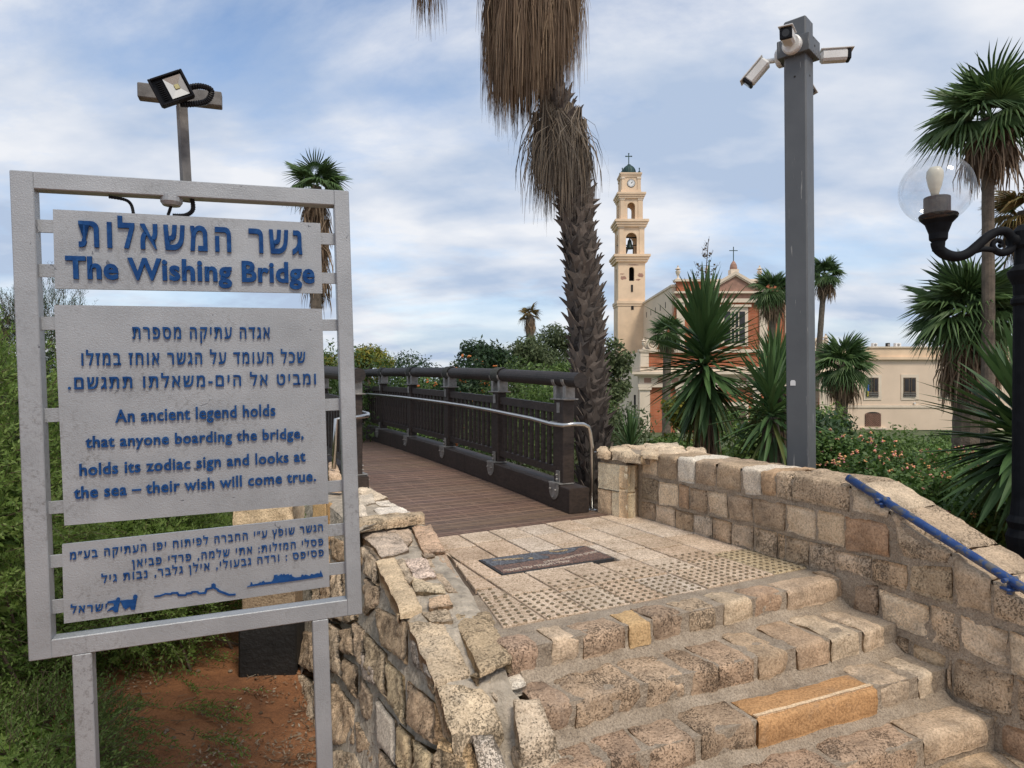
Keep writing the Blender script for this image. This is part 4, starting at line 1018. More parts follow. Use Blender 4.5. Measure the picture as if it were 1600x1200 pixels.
line('פסלי המזלות: אתי שלמה, פרדי פביאן', (470,787), (1425,676), 35, p3, zB, True, 0.014, 0.006)
line('פסיפס : ורדה גבעולי, אילן גלבר, נבות גיל', (318,866), (1427,730), 36, p3, zB, True, 0.014, 0.006)
line('ישראל', (162,1017), (343,1003), 34, p3, zB, True, 0.014, 0.006)
def emblem(polys, zf, parent, depth=0.006):
    g_ = G()
    for q in polys: g_.prism([spt(*zf(*p), PO) for p in q], SN*depth)
    mk('emblem', g_, M['blue'], parent)
def disc(cx, cy, r): return [(cx+r*math.cos(k*math.pi/5), cy+r*math.sin(k*math.pi/5)) for k in range(10)]
def zC(x, y): return (100+x/3.636, 880+y/3.636)
emblem([[(245,272),(262,255),(288,240),(282,225),(245,226),(250,216),(298,208),(322,212),(312,240),(308,275),(292,278),(276,262)], disc(309,204,11), [(322,212),(350,208),(388,206),(352,258),(340,252)],
        [(388,206),(404,200),(414,206),(405,262),(384,262),(376,244),(345,266),(352,256)], disc(406,190,13)], zC, p3)
emblem([[(513,184),(545,180),(578,168),(606,170),(610,164),(648,162),(656,176),(690,176),(692,166),(722,164),(724,158),(760,156),(772,166),(798,163),(804,142),(838,136),(838,118),(850,113),(862,120),(862,136),(880,146),(882,152),(912,162),(940,174),(976,172),(976,180),(935,183),(905,172),(874,160),(868,150),(850,142),(815,150),(808,172),(765,174),(752,164),(732,166),(728,174),(700,176),(695,184),(650,186),(642,172),(616,172),(612,178),(578,176),(548,188),(515,192)]], zC, p3)
emblem([[(1040,133),(1058,125),(1062,108),(1068,108),(1072,120),(1096,116),(1110,112),(1112,104),(1120,110),(1132,98),(1142,108),(1180,104),(1192,84),(1192,68),(1212,64),(1216,72),(1236,60),(1242,66),(1250,58),(1256,66),(1276,60),(1280,68),(1292,62),(1298,74),(1312,80),(1345,78),(1352,62),(1364,70),(1372,64),(1396,72),(1404,60),(1420,64),(1440,56),(1452,58),(1458,40),(1466,58),(1472,74),(1325,96),(1250,106),(1180,114),(1060,130)]], zC, p3)

# floodlight on its own post behind the sign
fl = thing('floodlight', sq(0.62, 0.3, -0.2), 'small black LED floodlight on a weathered grey T-post above the sign', 'floodlight')
FD = -0.10
def fp(u, v, off=FD): return spt(u, v, off)
b_, t_ = fp(293, 330), fp(284, 165)
dirp = unit(t_-b_)
mk('post', G().tube([b_+dirp*0.035, b_+dirp*0.1, t_], 0.021, 4), M['oldpost'], fl)
c0, c1 = fp(216, 143), fp(347, 158)
ex = unit(c1-c0); ez = unit(np.cross(ex, SN)); ez = ez if ez[2] > 0 else -ez
mk('crossbar', G().bb((c0+c1)/2, (np.linalg.norm(c1-c0), 0.045, 0.052), 0.003, np.array([ex, SN, ez])), M['oldpost'], fl)
def z3(x, y): return (180+x/4, 90+y/4)
hq = [fp(*z3(x, y), 0.05) for x, y in [(224,142),(436,72),(473,243),(272,314)]]
hx, hy = unit(hq[1]-hq[0]), unit(hq[0]-hq[3]); hn = unit(np.cross(hx, hy)); hn = hn if np.dot(hn, SN) > 0 else -hn
hn = unit(hn + V(0, 0, -0.10)); hc = sum(hq)/4; hw, hh = np.linalg.norm(hq[1]-hq[0]), np.linalg.norm(hq[0]-hq[3])
HAX = np.array([hx, hn, unit(np.cross(hx, hn))]); HAX[2] *= 1 if HAX[2][2] > 0 else -1
def hp(x, y, d): return hc+HAX[0]*x*hw/2+HAX[2]*y*hh/2+HAX[1]*d
hg = G()
hg.bb(hp(0, 0, -0.016), (hw, 0.026, hh), 0.006, HAX)
for x, y, sx, sy in ((-.93, 0, .07, 1), (.93, 0, .07, 1), (0, .93, .86, .07), (0, -.93, .86, .07)): hg.bb(hp(x, y, 0.004), (hw*sx, 0.016, hh*sy), 0.003, HAX)
for i in range(7): hg.bb(hp(0, -0.8+i*0.26, -0.038), (hw*0.8, 0.022, 0.004), 0.001, HAX)
mk('housing', hg, M['black'], fl)
rg = G()
ins = [hp(-0.22, 0.72, 0.006), hp(0.8, 0.72, 0.006), hp(0.8, -0.74, 0.006), hp(-0.22, -0.74, 0.006)]
cnr = [hp(0.18, 0.17, -0.0015), hp(0.46, 0.17, -0.0015), hp(0.46, -0.17, -0.0015), hp(0.18, -0.17, -0.0015)]
rg.add(ins+cnr, [(i, (i+1) % 4, 4+(i+1) % 4, 4+i) for i in range(4)])
mk('reflector', rg, simple('silver reflector', (0.55, 0.54, 0.50), 0.35, 0.6, 3, 0.1, 8, 0.0), fl)
mk('led_chip', G().bb(hp(0.32, 0, 0.0), (hw*0.13, 0.004, hh*0.16), 0.001, HAX), simple('yellow led', (0.50, 0.46, 0.22), 0.5, 0, 3, 0.1, 8, 0.0), fl)
gr = G()
for i in range(10): gr.bb(hp(-0.52, -0.62+i*0.138, 0.002), (hw*0.16, 0.004, 0.003), 0.0006, HAX)
mk('vent_grille', gr, M['iron'], fl)
def conduit(pts, r, parent, name='conduit'):
    P = [np.asarray(p, float) for p in pts]; Q = []
    for i in range(len(P)-1):
        p0, p1, p2, p3 = P[max(i-1, 0)], P[i], P[i+1], P[min(i+2, len(P)-1)]
        for t in np.linspace(0, 1, 12, endpoint=False): Q.append(0.5*((2*p1)+(-p0+p2)*t+(2*p0-5*p1+4*p2-p3)*t*t+(-p0+3*p1-3*p2+p3)*t**3))
    Q.append(P[-1]); rs = [r*(1.0 if k % 2 else 0.80) for k in range(len(Q))]
    return mk(name, G().tube(Q, rs, 8), M['black'], parent)
conduit([fp(*z3(450,190),0.0), fp(*z3(530,178),0.015), fp(*z3(600,205),0.01), fp(*z3(575,270),0.0), fp(*z3(490,290),0.0), fp(*z3(405,292),0.0)], 0.0115, fl)
conduit([fp(*z3(360,988),-0.03), fp(*z3(440,985),-0.03), fp(*z3(485,950),-0.03), fp(*z3(480,880),-0.03)], 0.0085, sg)
conduit([fp(*z3(330,985),-0.03), fp(*z3(345,940),-0.03), fp(*z3(352,900),-0.03)], 0.006, sg)
conduit([fp(*z3(115,980),-0.03), fp(*z3(100,920),-0.03), fp(*z3(60,888),-0.03), fp(*z3(-40,870),-0.03)], 0.006, sg)
jb = fp(*z3(352,905), -0.03)
mk('junction_box', G().lathe([(0.036, 0.022), (0.036, 0.0), (0.028, -0.012), (0.01, -0.014)], jb, 18), M['sign'], sg, smooth=False)

# ------------------------------------------------------------------ the footbridge
BA, BB = unit(V(-0.454, 0.891, 0)), unit(V(0.891, 0.454, 0))
BO = V(0.485, 5.74, 0)
def arch(s): return 0.162*(1-((np.clip(s, 0, 14)-7)/7)**2)
def bp(s, t, z): return V(*(BO+BA*s+BB*t)[:2], z+arch(s))
br_ = thing('footbridge', BO, 'dark timber footbridge with log rails, slatted parapets and a steel handrail', 'bridge')
DKd = unit(V(math.cos(rad(30.5)), math.sin(rad(30.5)), 0))
dk0a, dk0b = PZ(664, 842.5, 0), PZ(951, 806.5, 0)
k_ = 0
# decking: boards laid across, clipped to the deck edges
def deck_line(d):
    p = dk0a + BA*d
    def hit(t):       # intersection with the line t=const of the bridge
        A_ = np.array([DKd[:2], -BA[:2]]).T; b_ = (BO+BB*t-p)[:2]; x = np.linalg.solve(A_, b_); return p+DKd*x[0]
    return hit(-1.52), hit(0.34)
nb = 96; bw_ = 0.128
for i in range(nb):
    a_, b_ = deck_line(i*bw_+0.002); c_, d_ = deck_line((i+1)*bw_-0.005)
    def dz(p): s = np.dot(p-BO, BA); return lift(p, arch(s)-0.004+R.uniform(-.001, .001))
    tops = [dz(x) for x in (a_, b_, d_, c_)]
    g = G(); bots = [p-V(0, 0, 0.03) for p in tops]
    g.hexa(bots, tops)
    k = random.uniform(0.8, 1.15)
    mk('deck_board', g, M['deck'], br_, color=(k, k*random.uniform(.95, 1.03), k*random.uniform(.92, 1.05)))
    # narrow anti-slip grooves are real gaps
sg_ = G()
for i in range(0, 60):
    for gq in (0.33, 0.66):
        a_, b_ = deck_line((i+gq)*bw_); c_, d_ = deck_line((i+gq)*bw_+0.008)
        P = [lift(x, arch(np.dot(x-BO, BA))-0.0025) for x in (a_, b_, d_, c_)]
        n_ = 8
        for k in range(n_):
            f0, f1 = k/n_+0.004, (k+1)/n_-0.004
            sg_.add([P[0]+(P[1]-P[0])*f0, P[0]+(P[1]-P[0])*f1, P[3]+(P[2]-P[3])*f1, P[3]+(P[2]-P[3])*f0], [(0, 1, 2, 3)])
mk('anti_slip_strip', sg_, simple('dark anti-slip strip', (0.035, 0.025, 0.021), 0.8, 0, 20, 0.3, 80, 0.5), br_, kind='stuff')
# substructure
sub = G()
for t in (-1.3, -0.6, 0.05): 
    for i in range(10): 
        a_, b_ = bp(0.2+i*1.4, t, -0.2), bp(1.6+i*1.4, t, -0.2)
        sub.hexa([a_-BB*.07-V(0,0,.12), a_+BB*.07-V(0,0,.12), b_+BB*.07-V(0,0,.12), b_-BB*.07-V(0,0,.12)], [a_-BB*.07+V(0,0,.12), a_+BB*.07+V(0,0,.12), b_+BB*.07+V(0,0,.12), b_-BB*.07+V(0,0,.12)])
mk('girder', sub, M['wood'], br_)
BAX = np.array([BB, BA, V(0, 0, 1)])
balm = mesh('baluster', G().bb((0, 0, 0), (0.028, 0.050, 0.50), 0.003), M['wood'])
def saddle(s, t, side):
    g = G()
    for o in (-0.09, 0.09): g.bb(bp(s, t, 1.01)+BA*o*0.9, (0.10, 0.05, 0.13), 0.004, BAX)
    g.bb(bp(s, t, 0.955), (0.15, 0.24, 0.012), 0.002, BAX)
    n_ = 10
    for o in (-0.09, 0.09):
        for k in range(n_):
            q0, q1 = math.pi+math.pi*k/n_, math.pi+math.pi*(k+1)/n_
            pts = []
            for q, r in ((q0, .068), (q1, .068), (q1, .078), (q0, .078)): pts.append(bp(s, t, 1.13)+BB*math.cos(q)*r+V(0, 0, math.sin(q)*r)+BA*(o*0.9-0.02))
            g.prism(pts, BA*0.04)
    return g
def parapet(tc, posts, side, s_end, s_start):
    inn = -1 if side > 0 else 1            # direction of the walkway
    # kerb beam in lengths
    for s0, s1 in zip([s_start]+[0.5*(a+b) for a, b in zip(posts[1::2], posts[2::2])], [0.5*(a+b) for a, b in zip(posts[1::2], posts[2::2])]+[s_end]):
        g = G(); n_ = 5; vs_ = []
        for i in range(n_+1):
            s = s0+(s1-s0-0.006)*i/n_
            vs_ += [bp(s, tc-.1, 0.0), bp(s, tc+.1, 0.0), bp(s, tc+.1, 0.205), bp(s, tc+.092, 0.213), bp(s, tc-.092, 0.213), bp(s, tc-.1, 0.205)]
        fs_ = [(6*i+k, 6*i+6+k, 6*i+6+(k+1) % 6, 6*i+(k+1) % 6) for i in range(n_) for k in range(6)]+[tuple(range(6)), tuple(range(6*n_, 6*n_+6))[::-1]]
        g.add(vs_, fs_); mk('kerb_beam', g, M['wood'], br_)
    for i, s in enumerate(posts):
        mk('post', G().bb(bp(s, tc, 0.585), (0.10 if i else 0.115, 0.13 if i else 0.16, 0.74), 0.006, BAX), M['wood'], br_)
        mk('saddle', saddle(s, tc, side), M['bracket'], br_)
        # half-moon fixing plate with bolts
        g = G(); tt = tc+inn*0.101
        hg_ = G(); prof = [(-0.075, 0.213), (0.075, 0.213)]+[(0.075*math.cos(q), 0.16-0.085*math.sin(q)) for q in np.linspace(0, math.pi, 9)]
        hg_.prism([bp(s+a_, tt, z_) for a_, z_ in prof], BB*inn*0.008); mk('hanger_plate', hg_, M['bracket'], br_)
        hg_ = G().bb(bp(s, tc+inn*0.058, 0.88), (0.010, 0.05, 0.09), 0.001, BAX); mk('cleat', hg_, M['bracket'], br_)
        g.bb(bp(s, tc+inn*0.03, 0.218), (0.15, 0.19, 0.010), 0.001, BAX); g.bb(bp(s, tc+inn*0.062, 0.27), (0.010, 0.06, 0.11), 0.001, BAX)
        mk('fixing_plate', g, M['bracket'], br_)
        g = G()
        for a_, z_ in ((-0.045, 0.165), (0.045, 0.165), (0, 0.10), (0, 0.25), (0, 0.29)):
            c = bp(s+a_, tc+inn*(0.111 if z_ < 0.2 else 0.07), z_); g.tube([c, c+BB*inn*0.016], 0.009, 6)
        mk('bolt', g, M['bracket'], br_)
        # binding where logs meet
        if i:
            q = G()
            for k in range(5):
                c = bp(s, tc, 1.13)+BA*(-0.07+k*0.035)
                q.tube([c-BA*0.017, c-BA*0.008, c+BA*0.008, c+BA*0.017], [0.073, 0.081, 0.081, 0.073], 18, False)
            mk('rope_binding', q, M['rubber'], br_, smooth=True)
    for s0, s1 in zip(posts, posts[1:]):
        a_, b_ = s0+0.065, s1-0.065
        for z_, hh_ in ((0.865, 0.075), (0.315, 0.06)):
            g = G(); g.hexa([bp(a_, tc-.028, z_-hh_/2), bp(a_, tc+.028, z_-hh_/2), bp(b_, tc+.028, z_-hh_/2), bp(b_, tc-.028, z_-hh_/2)], [bp(a_, tc-.028, z_+hh_/2), bp(a_, tc+.028, z_+hh_/2), bp(b_, tc+.028, z_+hh_/2), bp(b_, tc-.028, z_+hh_/2)])
            mk('rail', g, M['wood'], br_)
        n_ = 10
        for k in range(n_):
            s = a_+(b_-a_)*(k+0.7)/(n_+0.4)
            inst('baluster', balm, br_, frame_m(bp(s, tc, 0.588), BB, BA, V(0, 0, 1)))
    sl = [s_start-0.02]+posts[1:]+[s_end]
    for s0, s1 in zip(sl, sl[1:]):
        n_ = 14; pts, rs = [], []
        for i in range(n_+1):
            s = s0+(s1-s0-0.004)*i/n_; p = bp(s, tc, 1.13); pts.append(p); rs.append(0.066+0.003*mn.noise(Vector(p)*5))
        mk('log_rail', G().tube(pts, rs, 20), M['log'], br_, smooth=False)
parapet(0.10, [0.25, 1.56, 2.97, 4.41, 5.87, 7.33, 8.8, 10.25], 1, 11.4, 0.0)
parapet(-1.50, [1.32, 2.75, 4.2, 5.65, 7.1, 8.55, 10.0], -1, 11.4, 1.18)
# tubular steel handrails
pb_ = PZ(925, 797, 0)
hp_ = [lift(pb_, 0.0), lift(pb_, 0.55), PD(922, 676, pb_[1]-0.02), PD(919, 667, pb_[1]-0.04), PD(911, 663, pb_[1]-0.08), PD(895, 663, 5.76), PD(880, 664.5, 5.745), bp(0.22, -0.05, 0.742), bp(0.6, -0.035, 0.755), bp(1.5, -0.03, 0.765)]+[bp(s, -0.03, 0.77) for s in np.arange(2.2, 11.3, 0.7)]
mk('handrail', G().tube(hp_, 0.019, 14), M['steel'], br_, smooth=True)
g = G().lathe([(0.042, 0), (0.042, 0.006), (0.02, 0.012)], pb_, 16)
g.tube([lift(pb_, 0.50), lift(pb_, 0.50)+BB*0.10], 0.009, 8)
for s in (0.27, 1.56, 2.97, 4.41, 5.87): g.tube([bp(s, -0.03, 0.755), bp(s, 0.05, 0.755)], 0.008, 8)
mk('handrail_fixing', g, M['steel'], br_, smooth=False)
lh = [bp(9.5, -1.40, 0.77), bp(6, -1.40, 0.77), bp(3, -1.40, 0.77), bp(1.55, -1.39, 0.77), bp(1.32, -1.37, 0.765), bp(1.22, -1.40, 0.76), bp(1.18, -1.48, 0.755), bp(1.16, -1.62, 0.75), bp(1.16, -1.70, 0.74), bp(1.16, -1.72, 0.3)]
mk('handrail', G().tube(lh, 0.019, 14), M['steel'], br_, smooth=True)

# ------------------------------------------------------------------ grey pole with cameras
PDp = 5.25
pcx, pw = (1252.5-800)/F*PDp, 0.168
pole_c = V(pcx, PDp, 0)
ang = rad(45+3); PX = V(math.cos(ang), math.sin(ang), 0); PY = V(-math.sin(ang), math.cos(ang), 0)
lean = V(-0.026, 0, 3.55)                 # it leans a touch to the left
PU = unit(lean); PX = unit(PX-PU*np.dot(PX, PU)); PY = unit(np.cross(PU, PX)); PAX = np.array([PX, PY, PU])
po = thing('camera_pole', pole_c-PU*0.8, 'tall square grey steel pole carrying white security cameras', 'pole')
ztop = H+(600-22)/F*(PDp-0.12)
nosek = pole_c
def pz(z): return pole_c+PU*((z-0.3)/PU[2])+V(0, 0, 0.3)
g = G().bb((pz(-0.9)+pz(ztop))/2, (pw, pw, (ztop+0.9)/PU[2]), 0.010, PAX)
mk('shaft', g, M['pole'], po)
zb = H+(600-80)/F*PDp
mk('mounting_box', G().bb(pz(zb), (pw+0.075, pw+0.075, 0.135), 0.004, PAX), M['pole'], po)
g = G()
fl_n, fr_n = -PX if np.dot(-PX, -pole_c) > 0 else PX, -PY if np.dot(-PY, -pole_c) > 0 else PY
# which visible face is on the left
nl, nr = (fl_n, fr_n) if np.dot(fl_n, V(1, 0, 0)) < np.dot(fr_n, V(1, 0, 0)) else (fr_n, fl_n)
def hole(c, n, r): g.tube([c-n*0.004, c+n*0.0015], r, 10)
hole(pz(zb-0.225)+nl*pw/2, nl, 0.0085); hole(pz(zb-0.215)+nr*pw/2, nr, 0.0085); hole(pz(zb)+nr*(pw/2+0.0375), nr, 0.009)
for i, j in ((-.03, .05), (.03, .05), (-.03, -.05), (.03, -.05)): hole(pz(zb+j)+nr*(pw/2+0.0375)+np.cross(nr, PU)*i, nr, 0.004)
mk('bolt_hole', g, M['dark'], po)
stk = PP(1239, 598, pole_c+nl*(pw/2+0.001), nl); sx_ = unit(np.cross(PU, nl)); sx_ = sx_ if sx_[0] > 0 else -sx_
q = [(-.02, -.022), (.02, -.022), (.02, .008), (.012, .02), (-.012, .02), (-.02, .008)]
mk('sticker', G().prism([stk+sx_*a_+PU*b_ for a_, b_ in q], nl*0.001), M['white'], po)
def camera_unit(lab, base, nrm, arm_end, look, up=V(0, 0, 1), K=1.3):
    arm_end = base+(arm_end-base)*1.15
    t = thing('security_camera', base, lab, 'security camera', 'cameras on the grey pole')
    look = unit(look); x_ = unit(np.cross(look, up)); z_ = unit(np.cross(x_, look)); AX = np.array([x_, look, z_])
    a_ = unit(nrm); 
    mk('base_mount', G().tube([base, base+a_*0.032, base+a_*0.042], [0.072, 0.072, 0.062], 24), M['white_plastic'], t, smooth=False)
    mk('arm', G().tube([base+a_*0.03, base+a_*0.075, arm_end], [0.02, 0.02, 0.018], 12), M['white_plastic'], t, smooth=True)
    c = arm_end+look*0.075*K
    mk('body', G().bb(c, (0.068*K, 0.155*K, 0.066*K), 0.016, AX), M['white_plastic'], t)
    mk('sun_shield', G().bb(c+z_*0.036*K+look*0.012*K, (0.078*K, 0.185*K, 0.008), 0.002, AX), M['white_plastic'], t)
    f_ = G().bb(c+look*0.080*K, (0.066*K, 0.022*K, 0.062*K), 0.012, AX)
    mk('lens_cover', f_, M['black'], t)
    mk('lens', G().tube([c+look*0.088*K, c+look*0.0925*K], 0.026, 16), M['pane'], t)
    return t
pc_ = pz(zb)
bo = pw/2+0.0375
camera_unit('white security camera with black front facing the viewer, on the pole', pc_+nl*bo+V(0, 0, 0.0), nl, pc_+nl*(bo+0.06)+V(-0.0, 0, 0.012), nl*0.6+V(-0.18, -0.6, -0.22))
camera_unit('white security camera pointing right at the edge of the pole', pc_-nl*bo+V(0, 0, 0.0), -nl, pc_-nl*(bo+0.05)+V(0.085, -0.03, 0.0), V(0.97, -0.22, -0.04))
camera_unit('white security camera hanging low to the left, pointing downwards', pc_-nr*bo+V(0, 0, -0.01), -nr, pc_-nr*(bo+0.05)+V(-0.06, 0, -0.02), V(-0.62, 0.30, -0.72))
camera_unit('white security camera half hidden behind the pole, pointing down', pc_-nl*0.04+V(0.03, 0.12, -0.08), V(0, 0, -1), pc_+V(0.035, 0.15, -0.10), V(0.52, 0.15, -0.66))

# ------------------------------------------------------------------ globe street lamp
LDp = 4.0
lx = (1600-800)/F*LDp
lz0 = -0.74
lm = thing('street_lamp', V(lx, LDp, lz0), 'black cast iron lamp post with a clear glass globe on a scrolled arm', 'street lamp')
def zq(v): return H+(600-v)/F*LDp
prof = [(0.13, lz0), (0.13, lz0+0.12), (0.10, lz0+0.16), (0.085, lz0+0.3), (0.075, zq(870)), (0.088, zq(850)), (0.092, zq(838)), (0.075, zq(826)), (0.088, zq(815)), (0.070, zq(805)), (0.060, zq(780)), (0.056, zq(600)), (0.053, zq(478)),
        (0.066, zq(474)), (0.066, zq(468)), (0.052, zq(462)), (0.056, zq(445)), (0.078, zq(432)), (0.085, zq(424)), (0.05, zq(414)), (0.046, zq(390)), (0.062, zq(384)), (0.062, zq(362)), (0.03, zq(352)), (0.0, zq(350))]
mk('post', G().lathe(prof, V(lx, LDp, 0), 20), M['iron'], lm, smooth=False)
def lq(u, v): return PD(u, v, LDp)
armp = [(1463,378),(1466,388),(1477,397),(1494,401),(1512,396),(1528,383),(1543,370),(1558,362),(1572,362),(1580,370),(1582,382),(1576,392),(1564,395),(1554,390),(1551,382),(1556,376),(1563,377),(1565,382),(1561,385)]
pts = [lq(*p) for p in armp]; rs = [0.045, 0.046, 0.044, 0.042, 0.04, 0.038, 0.037, 0.036, 0.036, 0.036, 0.036, 0.034, 0.03, 0.026, 0.022, 0.02, 0.018, 0.018, 0.02]
Q, RR = [], []
for i in range(len(pts)-1):
    p0, p1, p2, p3 = pts[max(i-1, 0)], pts[i], pts[i+1], pts[min(i+2, len(pts)-1)]
    for t in np.linspace(0, 1, 6, endpoint=False): Q.append(0.5*((2*p1)+(-p0+p2)*t+(2*p0-5*p1+4*p2-p3)*t*t+(-p0+3*p1-3*p2+p3)*t**3)); RR.append((rs[i]*(1-t)+rs[i+1]*t)*0.72)
g = G().tube(Q, RR, 10); g.tube([lq(1522,394), lq(1535,389), lq(1552,390)], [0.012, 0.016, 0.018], 8); g.tube([lq(1578,376), lq(1592,376)], 0.04, 10)
mk('scroll_arm', g, M['iron'], lm, smooth=True)
gc = PD(1463, 297, LDp)
mk('cup', G().lathe([(0.032, zq(392)), (0.036, zq(378)), (0.048, zq(374)), (0.05, zq(365)), (0.07, zq(350)), (0.098, zq(342)), (0.103, zq(337)), (0.098, zq(335)), (0.07, zq(336))], V(gc[0]+0.012, LDp, 0), 24), M['iron'], lm, smooth=False)
mk('lamp_holder', G().lathe([(0.070, zq(338)), (0.070, zq(309)), (0.066, zq(308))], V(gc[0]+0.004, LDp, 0), 20), simple('dark grey holder', (0.065, 0.065, 0.07), 0.6, 0, 8, 0.2, 40, 0.1), lm, smooth=False)
mk('bulb', G().lathe([(0.019, zq(310)), (0.022, zq(302)), (0.036, zq(290)), (0.045, zq(277)), (0.044, zq(268)), (0.03, zq(262)), (0.0, zq(260))], V(gc[0]-0.008, LDp, 0), 20), M['bulb'], lm, smooth=True)
sph = [(0.199*math.sin(q), 0.199*math.cos(q)) for q in np.linspace(math.pi*0.86, 0.0, 26)]
mk('globe', G().lathe([(r, z) for r, z in sph], gc, 40, False), M['glass'], lm, smooth=True)

# ------------------------------------------------------------------ palms
def frond_mesh(name, mat, nseg=26, spread=118, droop=0.25, pet=0.55, seed=0, width=1.0):
    r = random.Random(seed); g = G()
    g.add([(-.012, 0, 0), (.012, 0, 0), (.009, pet, .0), (-.009, pet, 0), (0, 0, -.014), (0, pet, -.008)], [(0, 1, 2, 3), (1, 4, 5, 2), (4, 0, 3, 5)])
    st_ = 2*rad(spread)/nseg
    for i in range(nseg):
        a = -rad(spread)+st_*(i+0.5); ln = 1.0-0.22*abs(a)/rad(spread)+r.uniform(-.05, .05); hw_ = st_*0.52*width
        def pt(rr, da, z=0.0):
            aa = a+da; dz = -droop*(rr/ln)**2.2*ln + z - 0.10*abs(math.sin(aa))*rr
            return (math.sin(aa)*rr, pet+math.cos(aa)*rr*0.95, dz)
        zz = 0.03
        j = r.uniform(-.08, .08)
        g.add([pt(.03, 0), pt(.34, -hw_, -zz), pt(.34, hw_, -zz), pt(.34, 0, zz*.7), pt(.66*ln, -hw_*.42+j*.4, -zz-abs(j)*.5), pt(.66*ln, hw_*.42+j*.4, -zz-abs(j)*.5), pt(.62*ln, j*.3, zz*.3), pt(ln, j*1.4, r.uniform(-.45, 0)*droop*1.6)],
              [(0, 1, 3), (0, 3, 2), (1, 4, 6, 3), (3, 6, 5, 2), (4, 7, 6), (6, 7, 5)])
    return mesh(name, g, mat)
def hang_mesh(name, mat, n=36, seed=0, spread=0.35, w=0.02):
    """a dead frond hanging down: narrow ribbons falling from a short stalk"""
    r = random.Random(seed); g = G()
    g.add([(-.014, 0, .0), (.014, 0, 0), (.01, .28, -.12), (-.01, .28, -.12)], [(0, 1, 2, 3)])
    for i in range(n):
        x = r.gauss(0, spread*0.5); y = .22+r.gauss(0, .09); ln = r.uniform(.55, 1.05); pts = []
        x0, y0 = x*0.12, .24+r.uniform(-.05, .05)
        for k in range(5):
            f = k/4; pts.append((x0+(x-x0)*min(1, f*1.7)+r.uniform(-.012, .012), y0+(y-y0)*f+r.uniform(-.012, .012), -.10-ln*f))
        tw = r.uniform(0, math.pi)
        vs_ = []
        for k, p in enumerate(pts):
            ww = w*(1-0.85*(k/4)**2)*0.5; vs_ += [(p[0]-math.cos(tw)*ww, p[1]-math.sin(tw)*ww, p[2]), (p[0]+math.cos(tw)*ww, p[1]+math.sin(tw)*ww, p[2])]
        g.add(vs_, [(2*k, 2*k+1, 2*k+3, 2*k+2) for k in range(4)])
    return mesh(name, g, mat)
FR = [frond_mesh('frond', M['palm_leaf'], 26, 118, d, .55, i) for i, d in enumerate((.18, .32, .48))]
FRY = [frond_mesh('frond', M['palm_yellow'], 24, 105, d, .5, 10+i) for i, d in enumerate((.35, .55))]
HG = [hang_mesh('dead_frond', M['palm_dead'], 34, i, .42, .035) for i in range(3)]
def basis(az, el):
    y = V(math.cos(az)*math.cos(el), math.sin(az)*math.cos(el), math.sin(el)); x = unit(np.cross(y, V(0, 0, 1)) if abs(el) < 1.5 else V(1, 0, 0)); z = np.cross(x, y)
    return x, y, z
def palm(label, top, base_z, r0, r1, Rr, n, nd, seed, group='fan palms around the church', yellow=0.0, skirt=0.0, lean=(0, 0), bark=None, cat='palm tree', elmin=-35):
    rr_ = random.Random(seed); top = np.asarray(top, float)
    base = V(top[0]-lean[0], top[1]-lean[1], base_z)
    t = thing('fan_palm', base, label, cat, group)
    pts = [base+(top-base)*f+V(0.06*math.sin(f*5+seed), 0, 0)*r1*3*(f*(1-f)*4) for f in np.linspace(0, 1, 9)]
    g = G(); 
    n_ = 26; P = []; rs = []
    for k in range(n_+1):
        f = k/n_; i = min(7, int(f*8)); q = f*8-i; P.append(pts[i]*(1-q)+pts[i+1]*q); rs.append((r0+(r1-r0)*f)*(1.0+0.05*(k % 2))*(1+0.25*max(0, .12-f)/.12))
    mk('trunk', g.tube(P, rs, 12), bark or M['bark'], t, smooth=False)
    for k in range(n):
        f = (k+0.5)/n; el = rad(82-(82-elmin)*f**0.9)+rr_.uniform(-.14, .14); az = k*2.39996+rr_.uniform(-.25, .25)
        x, y, z = basis(az, el); s = Rr*rr_.uniform(.55, .68)
        roll = rr_.uniform(-.35, .35); x, z = x*math.cos(roll)+z*math.sin(roll), z*math.cos(roll)-x*math.sin(roll)
        me = FRY[k % 2] if rr_.random() < yellow else FR[min(2, int(f*3))]
        inst('frond', me, t, frame_m(top+V(0, 0, rr_.uniform(-.06, .06)*Rr), x, y, z, s))
    for k in range(nd):
        az = k*2.39996+rr_.uniform(-.3, .3); x, y, z = V(-math.sin(az), math.cos(az), 0), V(math.cos(az), math.sin(az), 0), V(0, 0, 1)
        d = skirt*rr_.random()
        inst('dead_frond', HG[k % 3], t, frame_m(top-V(0, 0, 0.08*Rr+d), x, y, z, (Rr*.75, Rr*rr_.uniform(.7, 1.2), Rr*rr_.uniform(.6, .85))))
    return t
def PDv(u, v, d): return PD(u, v, d)
palm('small fan palm with a thin shaggy trunk standing behind the metal sign', PD(494, 292, 19), gz(0, 19), .17, .15, 1.1, 15, 44, 3, skirt=2.6, elmin=-15)
palm('shrivelled brown topped palm rising above the trees beyond the bridge', PD(828, 492, 44), -3.9, .28, .24, 1.0, 10, 22, 5, yellow=1.0, skirt=0.5, elmin=-10)
palm('fan palm close in front of the church facade, left of the grey pole', PD(1207, 455, 46), -3.9, .26, .22, 1.9, 26, 14, 8, skirt=0.8)
palm('fan palm hidden behind the tallest yucca, by the church scroll', PD(1042, 520, 40), -3.9, .26, .22, 1.4, 22, 12, 9, skirt=0.6)
palm('dark slim palm leaning out from behind the grey pole', PD(1289, 428, 44), -3.9, .2, .16, 1.5, 22, 12, 12, skirt=0.7, lean=(1.0, 0))
palm('low grey green fan palm before the beige annex', PD(1316, 570, 26), -3.3, .24, .2, 1.5, 28, 12, 14, skirt=0.5)
